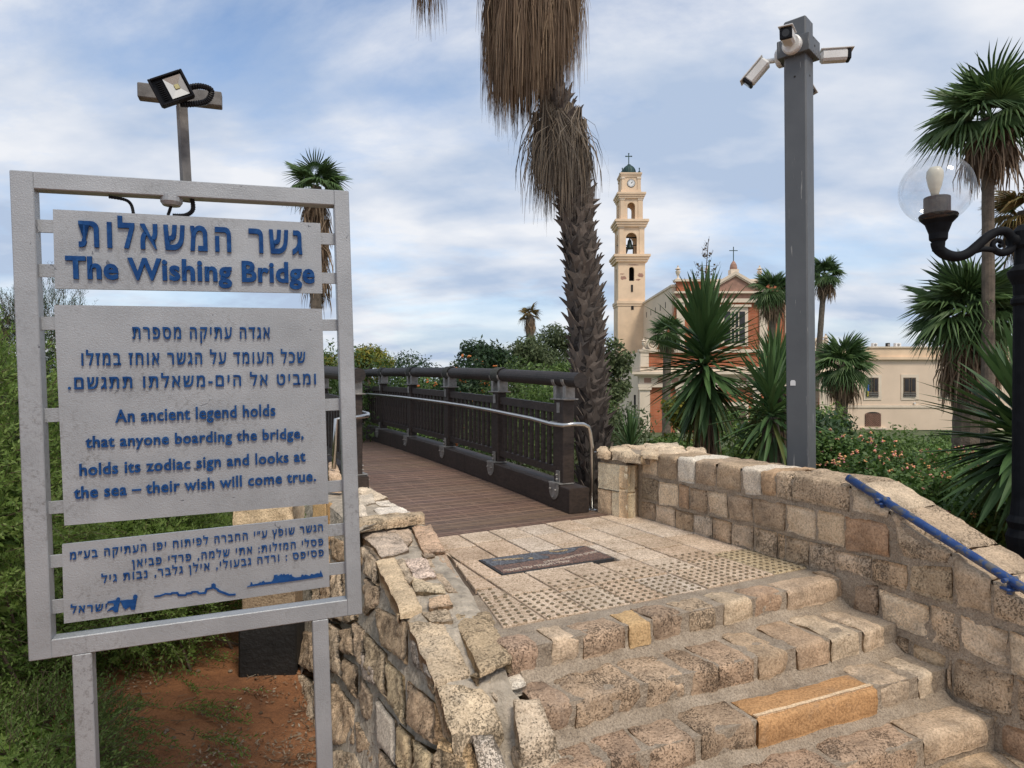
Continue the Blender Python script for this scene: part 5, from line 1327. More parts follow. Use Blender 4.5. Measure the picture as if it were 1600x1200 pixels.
palm('tallest fan palm on the right, slender trunk with a brown skirt under its crown', PD(1543, 185, 14.5), -3.0, .14, .105, 1.48, 30, 16, 17, skirt=0.45, elmin=-20)
palm('yellowing fan palm at the right edge behind the street lamp', PD(1603, 330, 16), -3.2, .2, .17, 1.15, 16, 14, 19, yellow=0.75, skirt=0.5)
palm('broad low fan palm with a thick brown thatch beside the lamp post', PD(1512, 492, 15.5), -3.1, .34, .30, 1.6, 34, 36, 23, yellow=0.08, skirt=0.9)
palm('browned fan palm tip at the far left above the hedge', PD(2, 512, 16), -3, .14, .12, .42, 6, 14, 29, yellow=1.0, skirt=0.3)

# the big foreground palm
mp0 = V(0.85, 7.25, -1.6)
mpalm = thing('fan_palm', mp0, 'large fan palm trunk in front, criss-cross leaf bases and a hanging skirt of dead fronds', 'palm tree')
def trunk_c(z):
    v = 600-(z-H)*F/7.25
    u = np.interp(v, [-250, -100, 0, 100, 200, 300, 420, 560, 740, 900], [826, 828, 836, 854, 876, 895, 909, 919, 928, 931])
    return V((u-800)/F*7.25, 7.25, z)
zs = np.linspace(-1.6, 7.0, 60)
mk('trunk', G().tube([trunk_c(z) for z in zs], [0.160-0.004*z for z in zs], 20), M['trunk_core'], mpalm, smooth=True)
def boot_geo(seed):
    r = random.Random(seed); w_ = .105
    a = [(-w_, 0, .0), (w_, 0, 0), (-.62*w_, .09, .035), (.62*w_, .09, .035), (-.70*w_-.02*r.random(), .19+.04*r.random(), .065+.035*r.random()), (-.12*w_, .13, .05), (.12*w_, .13, .05), (.70*w_, .18+.04*r.random(), .06+.035*r.random()), (0, .01, .022), (0, .08, .05)]
    b = [(x*.92, y-.012, z-.022) for x, y, z in a]
    f = [(0, 8, 9, 2), (8, 1, 3, 9), (2, 9, 5, 4), (9, 3, 7, 6), (9, 6, 5)]
    g = G(); g.add(a+b, f+[tuple(i+10 for i in q[::-1]) for q in f]+[(2, 4, 14, 12), (0, 2, 12, 10), (3, 1, 11, 13), (7, 3, 13, 17), (4, 5, 15, 14), (6, 7, 17, 16), (5, 6, 16, 15)])
    return g
BG = [boot_geo(i) for i in range(5)]
BM = [mesh('leaf_base', q, M['boot']) for q in BG]
rest = G(); cnt = 0
rows = 58
for k in range(rows):
    z = -1.2+k*0.093
    c = trunk_c(z); rt = 0.152-0.004*z
    for j in range(8):
        az = (j+0.5*(k % 2))*2*math.pi/8+random.uniform(-.12, .12)
        o_ = V(math.cos(az), math.sin(az), 0); tt = V(-math.sin(az), math.cos(az), 0)
        tilt = random.uniform(-.25, .45); up = unit(V(0, 0, 1)+o_*tilt*0.4+tt*random.choice((-1, 1))*random.uniform(.15, .6)); x = unit(np.cross(up, o_)); zz = np.cross(x, up)
        Mx = frame_m(c+o_*(rt-0.02)+V(0, 0, random.uniform(-.02, .02)), x, up, zz, random.uniform(.75, 1.1))
        facing = -o_[1] > -0.25
        if facing and cnt < 300 and z > -0.35:
            inst('leaf_base', BM[(k*9+j) % 5], mpalm, Mx); cnt += 1
        else:
            q = BG[(k+j) % 5]; rest.add([tuple(Mx @ Vector(p)) for p in q.v], q.f)
mk('leaf_bases', rest, M['boot'], mpalm, kind='stuff')
HB = [hang_mesh('dead_frond', M['palm_dead'], 46, 40+i, .30, .016) for i in range(4)]
HGR = [hang_mesh('dead_frond', M['palm_grey'], 46, 50+i, .34, .016) for i in range(3)]
def hang(c, az, me, s):
    x, y, z = V(-math.sin(az), math.cos(az), 0), V(math.cos(az), math.sin(az), 0), V(0, 0, 1)
    inst('dead_frond', me, mpalm, frame_m(c, x, y, z, s))
for k in range(150):
    az = k*2.39996; bot = 3.74+0.34*max(0, math.cos(az))+random.uniform(-.05, .25)+(k/150)*1.2*random.random()
    rr = random.uniform(.10, .40); ln = random.uniform(1.15, 1.6)
    c = V(0.215, 7.25, bot+ln+.1)
    hang(c+V(math.cos(az)*rr, math.sin(az)*rr, 0), az, HB[k % 4], (.8, random.uniform(.3, .6), ln))
for k in range(44):
    az = k*2.39996+1; z = random.uniform(3.95, 4.2)
    hang(trunk_c(z)+V(.05, 0, 0)+V(math.cos(az), math.sin(az), 0)*random.uniform(.05, .11), az, HGR[k % 3], (.9, random.uniform(.28, .66), random.uniform(.8, 1.12)))
for k in range(4):          # long dead fan hanging out to the left from the crown
    hang(PD(668+k*10, -75-6*k, 7.2), 3.0+k*.3, HB[k % 4], (.55, .5, random.uniform(.7, .95)))
for k in range(26):
    f = k/26; el = rad(75-95*f); az = k*2.39996; x, y, z = basis(az, el)
    inst('frond', FR[min(2, int(f*3))], mpalm, frame_m(trunk_c(7.0)+V(0, 0, .2), x, y, z, 1.25))

# ------------------------------------------------------------------ yuccas
def yleaf(seed, bend, w=.036, sb=0.0):
    g = G(); r = random.Random(seed); n_ = 6; vs_ = []
    for k in range(n_+1):
        f = k/n_; ww = w*min(1, .5+f*1.6)*(1-f**2.6)**.9 if k < n_ else .0015
        z = -bend*f**2; xo = sb*f*f; vs_ += [(xo-ww, f, z+ww*.55), (xo, f, z), (xo+ww, f, z+ww*.55)]
    g.add(vs_, [(3*k+i, 3*k+i+1, 3*k+i+4, 3*k+i+3) for k in range(n_) for i in range(2)])
    return g
YM = [mesh('leaf', yleaf(i, b, w_, sb), M['yucca']) for i, (b, w_, sb) in enumerate(((.02, .034, .03), (.06, .036, -.05), (.10, .033, .06), (.15, .038, -.03), (.20, .034, .08), (.30, .036, -.08)))]
YP = mesh('leaf', yleaf(5, .22), M['yucca_pale'])
YD = mesh('dead_leaf', yleaf(6, .10, .028), M['palm_dead'])
def yucca(label, c, base_z, size, n, seed, elmin=-70, trunk=0.09, nd=60, ddepth=1.0, wid=1.15, cat='yucca', spread=0.30):
    r = random.Random(seed); c = np.asarray(c, float)
    t = thing('yucca', V(c[0], c[1], base_z), label, cat, 'yuccas behind the right wall' if cat == 'yucca' else None)
    mk('trunk', G().tube([V(c[0], c[1], base_z), V(c[0], c[1], c[2]-size*.3), c], [trunk*1.3, trunk, trunk*.6], 10), M['bark'], t, smooth=True)
    for k in range(n):
        f = (k+.5)/n; el = rad(86-(86-elmin)*f)+r.uniform(-.12, .12); az = k*2.39996+r.uniform(-.2, .2)
        x, y, z = basis(az, el); s = size*r.uniform(.8, 1.08)*(1.0 if f < .75 else .92)
        o = c+V(0, 0, spread*size*(1-1.9*f)+r.uniform(-.14, .14)*size)+y*0.05*size
        me = YP if (f > .80 and r.random() < .25) else YM[min(5, max(0, int(f*5+r.uniform(-.9, 1.1))))]
        inst('leaf', me, t, frame_m(o, x, y, z, (s*wid, s, s)))
    for k in range(nd):
        az = k*2.39996; el = rad(-68-r.uniform(0, 18)); x, y, z = basis(az, el)
        o = c+V(math.cos(az), math.sin(az), 0)*trunk*.8-V(0, 0, size*.45+r.random()*ddepth*size)
        inst('dead_leaf', YD, t, frame_m(o, x, y, z, (size*.8, size*r.uniform(.6, .85), size)))
    return t
yucca('tallest yucca, a spiky rosette over a shaggy brown leaf skirt, before the church', PD(1101, 572, 8.2), -1.2, .77, 300, 31, wid=1.45, elmin=-78, nd=110, ddepth=1.0, spread=.50)
yucca('second yucca with pale lower leaves, tucked against the left side of the grey pole', PD(1214, 604, 7.0), -1.0, .52, 170, 37, elmin=-45, nd=30, ddepth=.6)
yucca('low yucca head with arching leaves at the foot of the grey pole', PD(1205, 652, 6.6), -.9, .62, 130, 38, elmin=-70, nd=20, ddepth=.4)
yucca('big yucca at the right edge with leaves spraying out beside the lamp post', PD(1614, 694, 5.0), -.74, .76, 300, 41, elmin=-70, nd=40, ddepth=.8, spread=.10, wid=1.65)
yucca('small spiky agave like clump poking up behind the flat cap stones', PD(985, 712, 8.0), -1.1, .46, 46, 43, elmin=10, nd=0, cat='agave')
# dry flower stalk over the tall yucca
fs0 = PD(1101, 455, 8.25)
fs_t = thing('flower_stalk', fs0, 'dry branching flower stalk above the tallest yucca', 'dry stalk')
g = G(); top_ = PD(1107, 374, 8.25)
g.tube([fs0, (fs0+top_)/2, top_], [.009, .006, .003], 6)
for k in range(34):
    f = random.uniform(.12, .97); p = fs0+(top_-fs0)*f; ln = .26*(1.05-f)*random.uniform(.5, 1); az = random.uniform(0, 6.28)
    q = p+V(math.cos(az)*ln, math.sin(az)*ln, ln*random.uniform(-.1, .5)); q2 = q+V(math.cos(az)*.02, math.sin(az)*.02, .05)
    g.tube([p, (p+q)/2+V(0, 0, -.01), q, q2], [.003, .0022, .0018, .0015], 4)
    for m_ in range(3): 
        e = p+(q-p)*random.uniform(.5, 1); g.bb(e+V(0, 0, .012), (.010, .010, .02), .002)
mk('stalk', g, M['palm_grey'], fs_t, kind='stuff')

# ------------------------------------------------------------------ leafy masses
def leaf_quads(cen, nrm_out, n, size, asp, rs, droop=0.0):
    """n leaf-sized faces: cen (n,3) positions, random tilt biased to face outwards"""
    d = rs.normal(size=(n, 3)); d /= np.linalg.norm(d, axis=1, keepdims=True)
    z = d*0.9+nrm_out*0.7+V(0, 0, .35); z /= np.linalg.norm(z, axis=1, keepdims=True)
    a = rs.normal(size=(n, 3)); a[:, 2] -= droop; x = np.cross(a, z); x /= np.linalg.norm(x, axis=1, keepdims=True)+1e-9
    y = np.cross(z, x)
    s = size*rs.uniform(.6, 1.25, (n, 1)); 
    P = np.stack([cen-y*s, cen+x*s*asp-y*s*.1-z*s*.12, cen+y*s, cen-x*s*asp-y*s*.1-z*s*.12], 1)
    return P
def mesh_quads(name, P, mat):
    n = len(P); me = bpy.data.meshes.new(name)
    me.vertices.add(n*4); me.vertices.foreach_set('co', P.reshape(-1).astype(np.float32))
    me.loops.add(n*4); me.loops.foreach_set('vertex_index', np.arange(n*4, dtype=np.int32))
    me.polygons.add(n); me.polygons.foreach_set('loop_start', np.arange(0, n*4, 4, dtype=np.int32)); me.polygons.foreach_set('loop_total', np.full(n, 4, np.int32))
    me.materials.append(mat); me.update(calc_edges=True); me.validate(); return me
def put(name, me, parent, kind=None):
    o = bpy.data.objects.new(name, me); COL.objects.link(o); o.parent = parent
    o.matrix_basis = Matrix.Translation(Vector(-ORI[parent])); ORI[o] = ORI[parent]
    return tag(o, kind=kind)
def clumps(c, rad3, k, rs, crad):
    """sub-clump centres through an ellipsoid, kept near its surface and biased upwards"""
    d = rs.normal(size=(k, 3)); d /= np.linalg.norm(d, axis=1, keepdims=True); d[:, 2] = np.abs(d[:, 2])*np.where(rs.rand(k) < .3, -1, 1)
    return np.asarray(c)+d*np.asarray(rad3)*rs.uniform(.35, .95, (k, 1)), crad*rs.uniform(.6, 1.25, k)
def leafy(name, label, cat, c, rad3, n, size, mat, seed, k=14, crad=.35, asp=.45, base=None, trunk=None, group=None, droop=0., flowers=0, fmat=None, fsize=.02, limbs=6, flat=1.0):
    rs = np.random.RandomState(seed); c = np.asarray(c, float)
    bz = base if base is not None else float(gz(c[0], c[1]))
    t = thing(name, V(c[0], c[1], bz), label, cat, group)
    C_, r_ = clumps(c, rad3, k, rs, crad*float(np.mean(rad3)))
    w_ = r_**2; idx = rs.choice(k, n, p=w_/w_.sum())
    d = rs.normal(size=(n, 3)); d /= np.linalg.norm(d, axis=1, keepdims=True)
    rr = rs.uniform(.25, 1.0, (n, 1))**.5
    pos = C_[idx]+d*r_[idx][:, None]*rr*V(1, 1, .8*flat)+rs.normal(size=(n, 3))*size*.8
    P = leaf_quads(pos, d, n, size, asp, rs, droop)
    put('crown' if trunk else 'foliage', mesh_quads('leaves', P, mat), t)
    g = G()
    tr = trunk or .02
    b0 = V(c[0], c[1], bz-.1)
    if trunk:
        g.tube([b0, b0*.5+c*.5+V(rs.uniform(-.1, .1), 0, 0), c], [tr*1.3, tr, tr*.55], 8)
    for j in range(min(k, limbs)):
        s0 = b0 if not trunk else b0*.45+c*.55
        g.tube([s0, (s0+C_[j])/2+V(0, 0, .12*rad3[2]), C_[j]], [tr*.6, tr*.4, tr*.15], 5)
    mk('trunk' if trunk else 'stems', g, M['bark'] if trunk else M['twig'], t, kind=None if trunk else 'stuff')
    if flowers:
        sel = rs.choice(n, flowers*4, replace=False); cand = [i for i in sel if d[i][2] > -.1 and rr[i] > .8][:flowers]
        q = G()
        for i in cand:
            p = pos[i]+d[i]*size*1.0+V(0, 0, .01)
            for m_ in range(5): q.lathe([(fsize*.15, -fsize*.3), (fsize*.55, 0), (fsize*.3, fsize*.35)], p+V(*(rs.normal(size=3)*fsize*.42)), 5)
        mk('blossoms', q, fmat, t, kind='stuff')
    return t
LG = 'lantana bushes behind the right wall'
for i, (u, v, d, rx, ry, rz, lab) in enumerate([
    (1335, 792, 6.6, .62, .6, .50, 'pink and yellow flowered lantana bush right against the grey pole'),
    (1430, 815, 6.3, .75, .7, .50, 'lantana bush with many peach blossoms above the blue handrail'),
    (1500, 775, 7.2, .8, .7, .42, 'lantana bush dotted with pink blossoms beneath the big right-hand yucca'),
    (1345, 745, 8.2, .8, .6, .48, 'taller lantana growing up before the arched window of the annex'),
    (1300, 748, 7.6, .6, .5, .52, 'lantana bush with trailing tips beneath the low grey green palm'),
    (1470, 748, 9.0, .9, .6, .40, 'far lantana bush below the beige wall, mostly green'),
    (1540, 835, 5.6, .6, .5, .35, 'low dark lantana growth under the arching yucca leaves')]):
    leafy('lantana_bush', lab, 'shrub', PD(u, v, d), (rx, ry, rz), 9000, .030, M['lantana'], 60+i, k=26, crad=.42, asp=.55, group=LG, flowers=110 if i != 6 else 14, fmat=M['flower'], fsize=.022)
# bushes at the foot of the church and behind the cap stones
for i, (u, v, d, rx, rz, lab, mt, sz) in enumerate([
    (1165, 680, 12, .9, .7, 'broad leaved green bush between the two yuccas', 'tree_mid', .06),
    (1075, 665, 11, .4, .6, 'leafy shrub with feathery fronds beside the tall yucca trunk', 'tree_lime', .05),
    (1045, 712, 10, .4, .25, 'low green weeds under the brick facade', 'tree_mid', .04),
    (1250, 690, 11, 1.0, .7, 'dark bush behind the foot of the grey pole', 'tree_dark', .06),
    (955, 592, 26, .75, 1.5, 'thin olive tree between the palm trunk and the church', 'olive', .10),
    (950, 655, 24, .6, 1.2, 'sparse grey shrub below the church tower', 'olive', .09),
    (1400, 708, 28, 2.2, .9, 'low hedge under the arched window of the annex', 'tree_mid', .10), (1490, 712, 30, 2.2, .9, 'far hedge below the right-hand annex windows', 'tree_mid', .10),
    (1300, 690, 24, 1.5, 1.0, 'green bush hiding the foot of the low palm', 'tree_mid', .09)]):
    leafy('olive_tree' if 'tree' in lab else 'bush', lab, 'tree' if 'tree' in lab else 'shrub', PD(u, v, d), (rx, rx, rz), 3500, sz, M[mt], 90+i, k=16, crad=.42, trunk=.08 if 'tree' in lab else None)
# trees and shrubs beyond the bridge
TG = 'trees beyond the bridge'
for i, (u, v, d, rx, rz, n, sz, mt, lab) in enumerate([
    (752, 570, 20, .95, .75, 3500, .085, 'tree_dark', 'dark feathery tree top above the bridge rail, left of the olive trees'),
    (815, 575, 24, 1.5, 1.3, 5000, .10, 'olive', 'wide grey green olive tree behind the middle of the log rail'),
    (872, 560, 27, 1.3, 1.5, 5000, .10, 'olive', 'tallest olive tree, just left of the big palm trunk'),
    (905, 600, 22, 1.0, 1.0, 3500, .09, 'tree_mid', 'bright green tree crown against the big palm trunk'),
    (712, 606, 26, .7, .45, 1800, .09, 'tree_dark', 'low dark green tree behind the far rail posts'),
    (575, 572, 15, .55, .42, 3500, .055, 'tree_lime', 'yellow flecked tree beside the sign, above the far end of the bridge'),
    (505, 585, 17, 1.0, .7, 3500, .06, 'tree_lime', 'yellow green tree partly hidden by the sign')]):
    leafy('tree', lab, 'tree', PD(u, v, d), (rx, rx, rz), n, sz, M[mt], 120+i, k=18, crad=.40, trunk=.12, group=TG, asp=.32)
for i, (u, v, d, rx, rz, n, sz, mt, lab, fl_) in enumerate([
    (885, 690, 12, 1.1, 1.3, 7000, .05, 'tree_mid', 'bright green shrub showing between the nearest balusters', 0),
    (810, 665, 13.5, 1.2, 1.3, 7000, .05, 'tree_mid', 'green shrub behind the second bay of balusters', 0),
    (740, 645, 15, 1.2, 1.2, 6000, .055, 'tree_dark', 'dark shrub with orange blossom behind the third bay of balusters', 60),
    (680, 635, 17, 1.4, 1.1, 6000, .06, 'tree_mid', 'green shrub behind the fourth bay of balusters', 0),
    (620, 630, 19, 1.6, 1.1, 6000, .06, 'tree_dark', 'dark shrub behind the far balusters', 0),
    (930, 720, 10.5, .9, 1.0, 5000, .045, 'olive', 'grey green shrub at the foot of the big palm', 0),
    (545, 640, 12, 1.4, 1.2, 6000, .055, 'tree_mid', 'green shrub seen through the left bridge rail', 0)]):
    leafy('shrub', lab, 'shrub', PD(u, v, d), (rx, rx, rz), n, sz, M[mt], 150+i, k=22, crad=.40, asp=.35, group='shrubs beneath the bridge', flowers=fl_, fmat=M['flower_orange'], fsize=.05)
# far wood that closes the view
rs = np.random.RandomState(5); n = 26000
X = rs.uniform(-70, 75, n); Y = rs.uniform(46, 66, n); X = np.where((X > 8) & (Y > 40), X, X)
tp_ = -0.6+1.2*np.array([mn.noise(Vector((x*.12, 3, 0))) for x in X])
Zz = -4.2+(tp_+4.2)*rs.uniform(0, 1, n)**.6
keep = X < 7; X, Y, Zz = X[keep], Y[keep], Zz[keep]
fw = bpy.data.objects.new('woods', mesh_quads('woods', leaf_quads(np.stack([X, Y, Zz], 1), np.zeros((len(X), 3))+V(0, -.6, .4), len(X), .34, .5, rs), M['tree_mid'])); COL.objects.link(fw)
tag(fw, 'distant band of dark green trees closing the view', kind='stuff')

# ------------------------------------------------------------------ saltbush hedge beside the sign
def sprigs(pos, dirs, length, nl, lsize, rs, asp=.30):
    """twigs with paired narrow leaves"""
    n = len(pos); out_ = []
    d = dirs/np.linalg.norm(dirs, axis=1, keepdims=True)
    side = np.cross(d, rs.normal(size=(n, 3))); side /= np.linalg.norm(side, axis=1, keepdims=True); up = np.cross(side, d)
    L_ = length*rs.uniform(.6, 1.3, (n, 1))
    for k in range(nl):
        f = (k+.5)/nl; c = pos+d*L_*f+V(0, 0, -1)*L_*f*f*.25
        th = k*2.4+rs.uniform(0, 1, (n, 1)); o = side*np.cos(th)+up*np.sin(th)
        y = d*.75+o*.8; y /= np.linalg.norm(y, axis=1, keepdims=True); x = np.cross(y, d); x /= np.linalg.norm(x, axis=1, keepdims=True)+1e-9
        s = lsize*rs.uniform(.7, 1.2, (n, 1))*(1-.35*f)
        q = np.cross(x, y)
        out_.append(np.stack([c, c+y*s+x*s*asp-q*s*.06, c+y*s*2, c+y*s-x*s*asp-q*s*.06], 1))
    w_ = .0016; stm = np.stack([pos-side*w_, pos+side*w_, pos+d*L_+V(0, 0, -1)*L_*.25+side*w_*.4, pos+d*L_+V(0, 0, -1)*L_*.25-side*w_*.4], 1)
    return np.concatenate(out_), stm
def hedge(label, c, rad3, n, length, lsize, mat, seed, nl=16, up=.6, name='shrub', group=None, inner=5000, asp=.36):
    rs = np.random.RandomState(seed); c = np.asarray(c, float)
    t = thing(name, V(c[0], c[1], -.74), label, 'shrub', group)
    d = rs.normal(size=(n, 3)); d /= np.linalg.norm(d, axis=1, keepdims=True)
    lump = np.array([1+.28*mn.noise(Vector(q)*2.1+Vector((seed, 0, 0)))+.14*mn.noise(Vector(q)*5.0) for q in d])[:, None]
    pos = c+d*np.asarray(rad3)*lump*rs.uniform(.72, .98, (n, 1)); pos[:, 2] = np.maximum(pos[:, 2], -.72)
    dr = d+V(0, 0, up)+rs.normal(size=(n, 3))*.55
    L_, S_ = sprigs(pos, dr, length, nl, lsize, rs, asp)
    put('foliage', mesh_quads('leaves', L_, mat), t)
    put('twigs', mesh_quads('twigs', S_, M['twig']), t, kind='stuff')
    di = rs.normal(size=(inner, 3)); di /= np.linalg.norm(di, axis=1, keepdims=True)
    pi_ = c+di*np.asarray(rad3)*rs.uniform(.3, .8, (inner, 1)); pi_[:, 2] = np.maximum(pi_[:, 2], -.7)
    put('inner_growth', mesh_quads('inner', leaf_quads(pi_, di, inner, .05, .3, rs), M['rosemary'] if mat is M['rosemary'] else M['hedge']), t)
    g = G()
    for k in range(26):
        az = rs.uniform(0, 6.28); b0 = c+V(math.cos(az)*rad3[0]*rs.uniform(.3, .98), math.sin(az)*rad3[1]*rs.uniform(.3, .98), 0); b0[2] = -.76
        e = c+V(*d[k])*np.asarray(rad3)*.8; m_ = (b0+e)/2+V(*rs.normal(size=3))*.12
        g.tube([b0, m_, e], [.010, .007, .003], 5)
    mk('branches', g, M['twig'], t, kind='stuff')
    return t
HGp = 'shrubs along the left of the sign'
hedge('pale green feathery shrub filling the left edge beside the sign', (-3.15, 3.25, .32), (1.05, .95, 1.22), 7600, .20, .019, M['hedge'], 201, group=HGp)
hedge('sprawling green shrub behind the lower plate of the sign', (-2.95, 4.75, -.15), (1.2, .95, .72), 5200, .22, .020, M['hedge'], 202, group=HGp)
hedge('dark upright needle leaved bush behind the top left corner of the sign', (-3.35, 4.9, .62), (.75, .55, 1.12), 7000, .20, .016, M['rosemary'], 203, up=1.6, group=HGp, asp=.14)
hedge('low shrub at the foot of the left leg of the sign', (-2.15, 2.75, -.55), (.52, .55, .30), 2200, .2, .013, M['hedge'], 204, group=HGp, inner=1500)
hedge('dense green shrub in the dip behind the sign, beside the stub pier', (-3.2, 6.2, -.5), (1.6, .9, .75), 3000, .25, .016, M['hedge'], 205, group=HGp)
# trailing runners on the soil
rn = thing('creeper', V(-1.5, 3.1, -.74), 'green runners trailing over the red soil below the sign', 'creeper')
rs = np.random.RandomState(9); Ls, Ss = [], []
for k in range(34):
    p = PZ(rs.uniform(150, 330), rs.uniform(985, 1195), -.72); a_ = rs.uniform(-.5, .9)
    for m_ in range(rs.randint(4, 10)):
        dr = V(math.cos(a_), -abs(math.sin(a_))*.8, rs.uniform(.0, .35)); a_ += rs.uniform(-.35, .35)
        l_, s_ = sprigs(np.array([p]), np.array([dr]), .075, 7, .016, rs); Ls.append(l_); Ss.append(s_)
        p = p+unit(dr)*.055; p[2] = -.72
put('foliage', mesh_quads('leaves', np.concatenate(Ls), M['hedge']), rn); put('stems', mesh_quads('stems', np.concatenate(Ss), M['twig']), rn, kind='stuff')
# dry leaf litter
rs = np.random.RandomState(21); n = 2600
uu_, vv_ = rs.uniform(120, 520, n), 1000+200*rs.rand(n)
pos = np.array([PZ(a, b, -.72) for a, b in zip(uu_, vv_)]); pos[:, 2] = gz(pos[:, 0], pos[:, 1])+.018
nn = np.array([mn.noise(Vector(p)*2.2) for p in pos]); pos = pos[(nn > -.05)]; n = len(pos)
LQ_ = leaf_quads(pos, np.zeros((n, 3))+V(0, 0, 1.5), n, .0135, .35, rs)
lt = bpy.data.objects.new('leaf_litter', mesh_quads('litter', LQ_, M['litter'])); COL.objects.link(lt); tag(lt, 'dry leaves and chips scattered on the red soil', kind='stuff')
tw_ = G(); rs = np.random.RandomState(33)
for k in range(70):
    p = PZ(rs.uniform(130, 500), rs.uniform(1000, 1200), -.72); p[2] = gz(p[0], p[1])+.012; a_ = rs.uniform(0, 6.28); l_ = rs.uniform(.04, .16)
    tw_.tube([p, p+V(math.cos(a_)*l_*.5, math.sin(a_)*l_*.5, rs.uniform(0, .012)), p+V(math.cos(a_+.3)*l_, math.sin(a_+.3)*l_, 0)], [.0025, .002, .0012], 5)
for k in range(46):
    p = PZ(rs.uniform(130, 500), rs.uniform(990, 1200), -.72); p[2] = gz(p[0], p[1])+.006; r_ = rs.uniform(.006, .018)
    tw_.lathe([(r_*.8, -r_*.4), (r_, 0), (r_*.6, r_*.45), (0, r_*.5)], p, 7)
mk('soil_debris', tw_, M['litter'], kind='stuff', label='broken twigs and pebbles lying on the red soil')
# needles blown against the kerb beam on the deck
n = 900; ss_ = rs.uniform(.2, 9, n); tt_ = -.02-np.abs(rs.normal(0, .10, n)); pos = np.array([bp(a, b, .004) for a, b in zip(ss_, tt_)])
nd_ = leaf_quads(pos, np.zeros((n, 3))+V(0, 0, 2.5), n, .022, .05, rs)
dn = bpy.data.objects.new('dry_needles', mesh_quads('needles', nd_, M['litter'])); COL.objects.link(dn); tag(dn, 'rusty dry needles gathered along the kerb beam of the bridge', kind='stuff')

# ------------------------------------------------------------------ the church
CD = 70.0                                    # distance of the facade
def cx_(u, d=CD): return (u-800)/F*d
def cz_(v, d=CD): return H+(600-v)/F*d
ch = thing('church', V(cx_(1147), CD, -4.0), 'cream and red brick church with a tall clock and bell tower', 'church')
def blk(name, x0, x1, y0, y1, z0, z1, mat, parent=ch, g=None):
    q = g or G(); q.box(((x0+x1)/2, (y0+y1)/2, (z0+z1)/2), (x1-x0, y1-y0, z1-z0))
    return q if g is not None else mk(name, q, mat, parent)
def ublk(name, u0, u1, v0, v1, y0, depth, mat, parent=ch, d=CD): return blk(name, cx_(u0, d), cx_(u1, d), y0, y0+depth, cz_(v1, d), cz_(v0, d), mat, parent)
ym = CD
# nave body and lower aisle
xl, xr = cx_(1052), cx_(1242)
blk('nave_wall', xl, xr, ym+.6, ym+24, -4.5, cz_(447), M['plaster_pale'])
blk('aisle_wall', cx_(999), cx_(1295), ym+.7, ym+13, -4.5, cz_(580), M['plaster_pale'])
nw_ = blk('upper_aisle', cx_(1006), xl+.1, ym+1.5, ym+13, cz_(580), cz_(548), M['plaster_pale'])
for i, y in enumerate(np.linspace(ym+3.5, ym+19, 7)):
    w_ = blk('vent_slot', xl-.03, xl+.1, y-.10, y+.10, cz_(474)-0.1, cz_(474)+.55, M['dark'])
blk('nave_coping', xl-.12, xr+.12, ym+.4, ym+24.1, cz_(447), cz_(445)+.1, M['trim'])
# facade: upper brick storey
ublk('brick_wall', 1056, 1238, 468, 552, ym-.0, .7, M['brick'])
ublk('attic_wall', 1058, 1236, 440, 470, ym+.05, .6, M['brick'])
ublk('attic_coping', 1054, 1240, 436.5, 440, ym-.25, 1.0, M['trim'])
ublk('entablature', 1054, 1240, 467, 473, ym-.35, .5, M['trim']); ublk('cornice', 1052, 1242, 456, 459, ym-.5, .7, M['trim']); ublk('frieze', 1056, 1238, 459, 467, ym-.08, .3, M['shed'])
for u0, u1 in ((1057, 1069), (1096, 1108), (1186, 1198), (1226, 1238)): ublk('pilaster', u0, u1, 473, 549, ym-.22, .4, M['trim'])
# pediment
ap, lp_, rp_ = (1147, 429), (1098, 457), (1196, 457)
def cp(u, v, y): return V(cx_(u), y, cz_(v))
mk('tympanum', G().prism([cp(*ap, ym-.30), cp(*lp_, ym-.30), cp(*rp_, ym-.30)], (0, .5, 0)), M['shed'], ch)
for a_, b_ in ((lp_, ap), (ap, rp_)): mk('raking_cornice', G().prism([cp(a_[0], a_[1]+1, ym-.6), cp(b_[0], b_[1]+1, ym-.6), cp(b_[0], b_[1]-4, ym-.6), cp(a_[0], a_[1]-4, ym-.6)], (0, .85, 0)), M['trim'], ch)
g = G()
for k in range(26):
    f = (k+.5)/26
    for a_, b_ in ((lp_, ap), (ap, rp_)): c = cp(a_[0]+(b_[0]-a_[0])*f, a_[1]+(b_[1]-a_[1])*f+2.2, ym-.42); g.box(c, (.09, .24, .13))
mk('dentils', g, M['trim'], ch, kind='stuff')
# central cross on a domed pedestal
blk('pedestal', cx_(1141), cx_(1153.5), ym-.2, ym+.7, cz_(437), cz_(421), M['trim'])
mk('stone_cupola', G().lathe([(.36, cz_(421)), (.38, cz_(418)), (.31, cz_(413)), (.16, cz_(409)), (.05, cz_(407))], V(cx_(1147), ym+.2, 0), 16), M['shed'], ch, smooth=False)
mk('cross', G().box((cx_(1147), ym+.2, (cz_(408)+cz_(385))/2), (.07, .07, cz_(385)-cz_(408))).box((cx_(1147), ym+.201, cz_(391)), (.86, .066, .07)), M['patina'], ch)
def urn(u, v0, v1, y, d=CD):
    h = cz_(v1, d)-cz_(v0, d); z = cz_(v0, d)
    pr_ = [(.20, 0), (.20, .08), (.08, .14), (.07, .25), (.17, .42), (.22, .58), (.10, .68), (.26, .74), (.10, .82), (.05, .92), (.08, .96), (0, 1.0)]
    mk('urn', G().lathe([(r*h/1.25, z+f*h) for r, f in pr_], V(cx_(u, d), y, 0), 14), M['trim'], ch, smooth=False)
for u in (1060, 1106, 1188, 1234): urn(u, 437, 414, ym+.2)
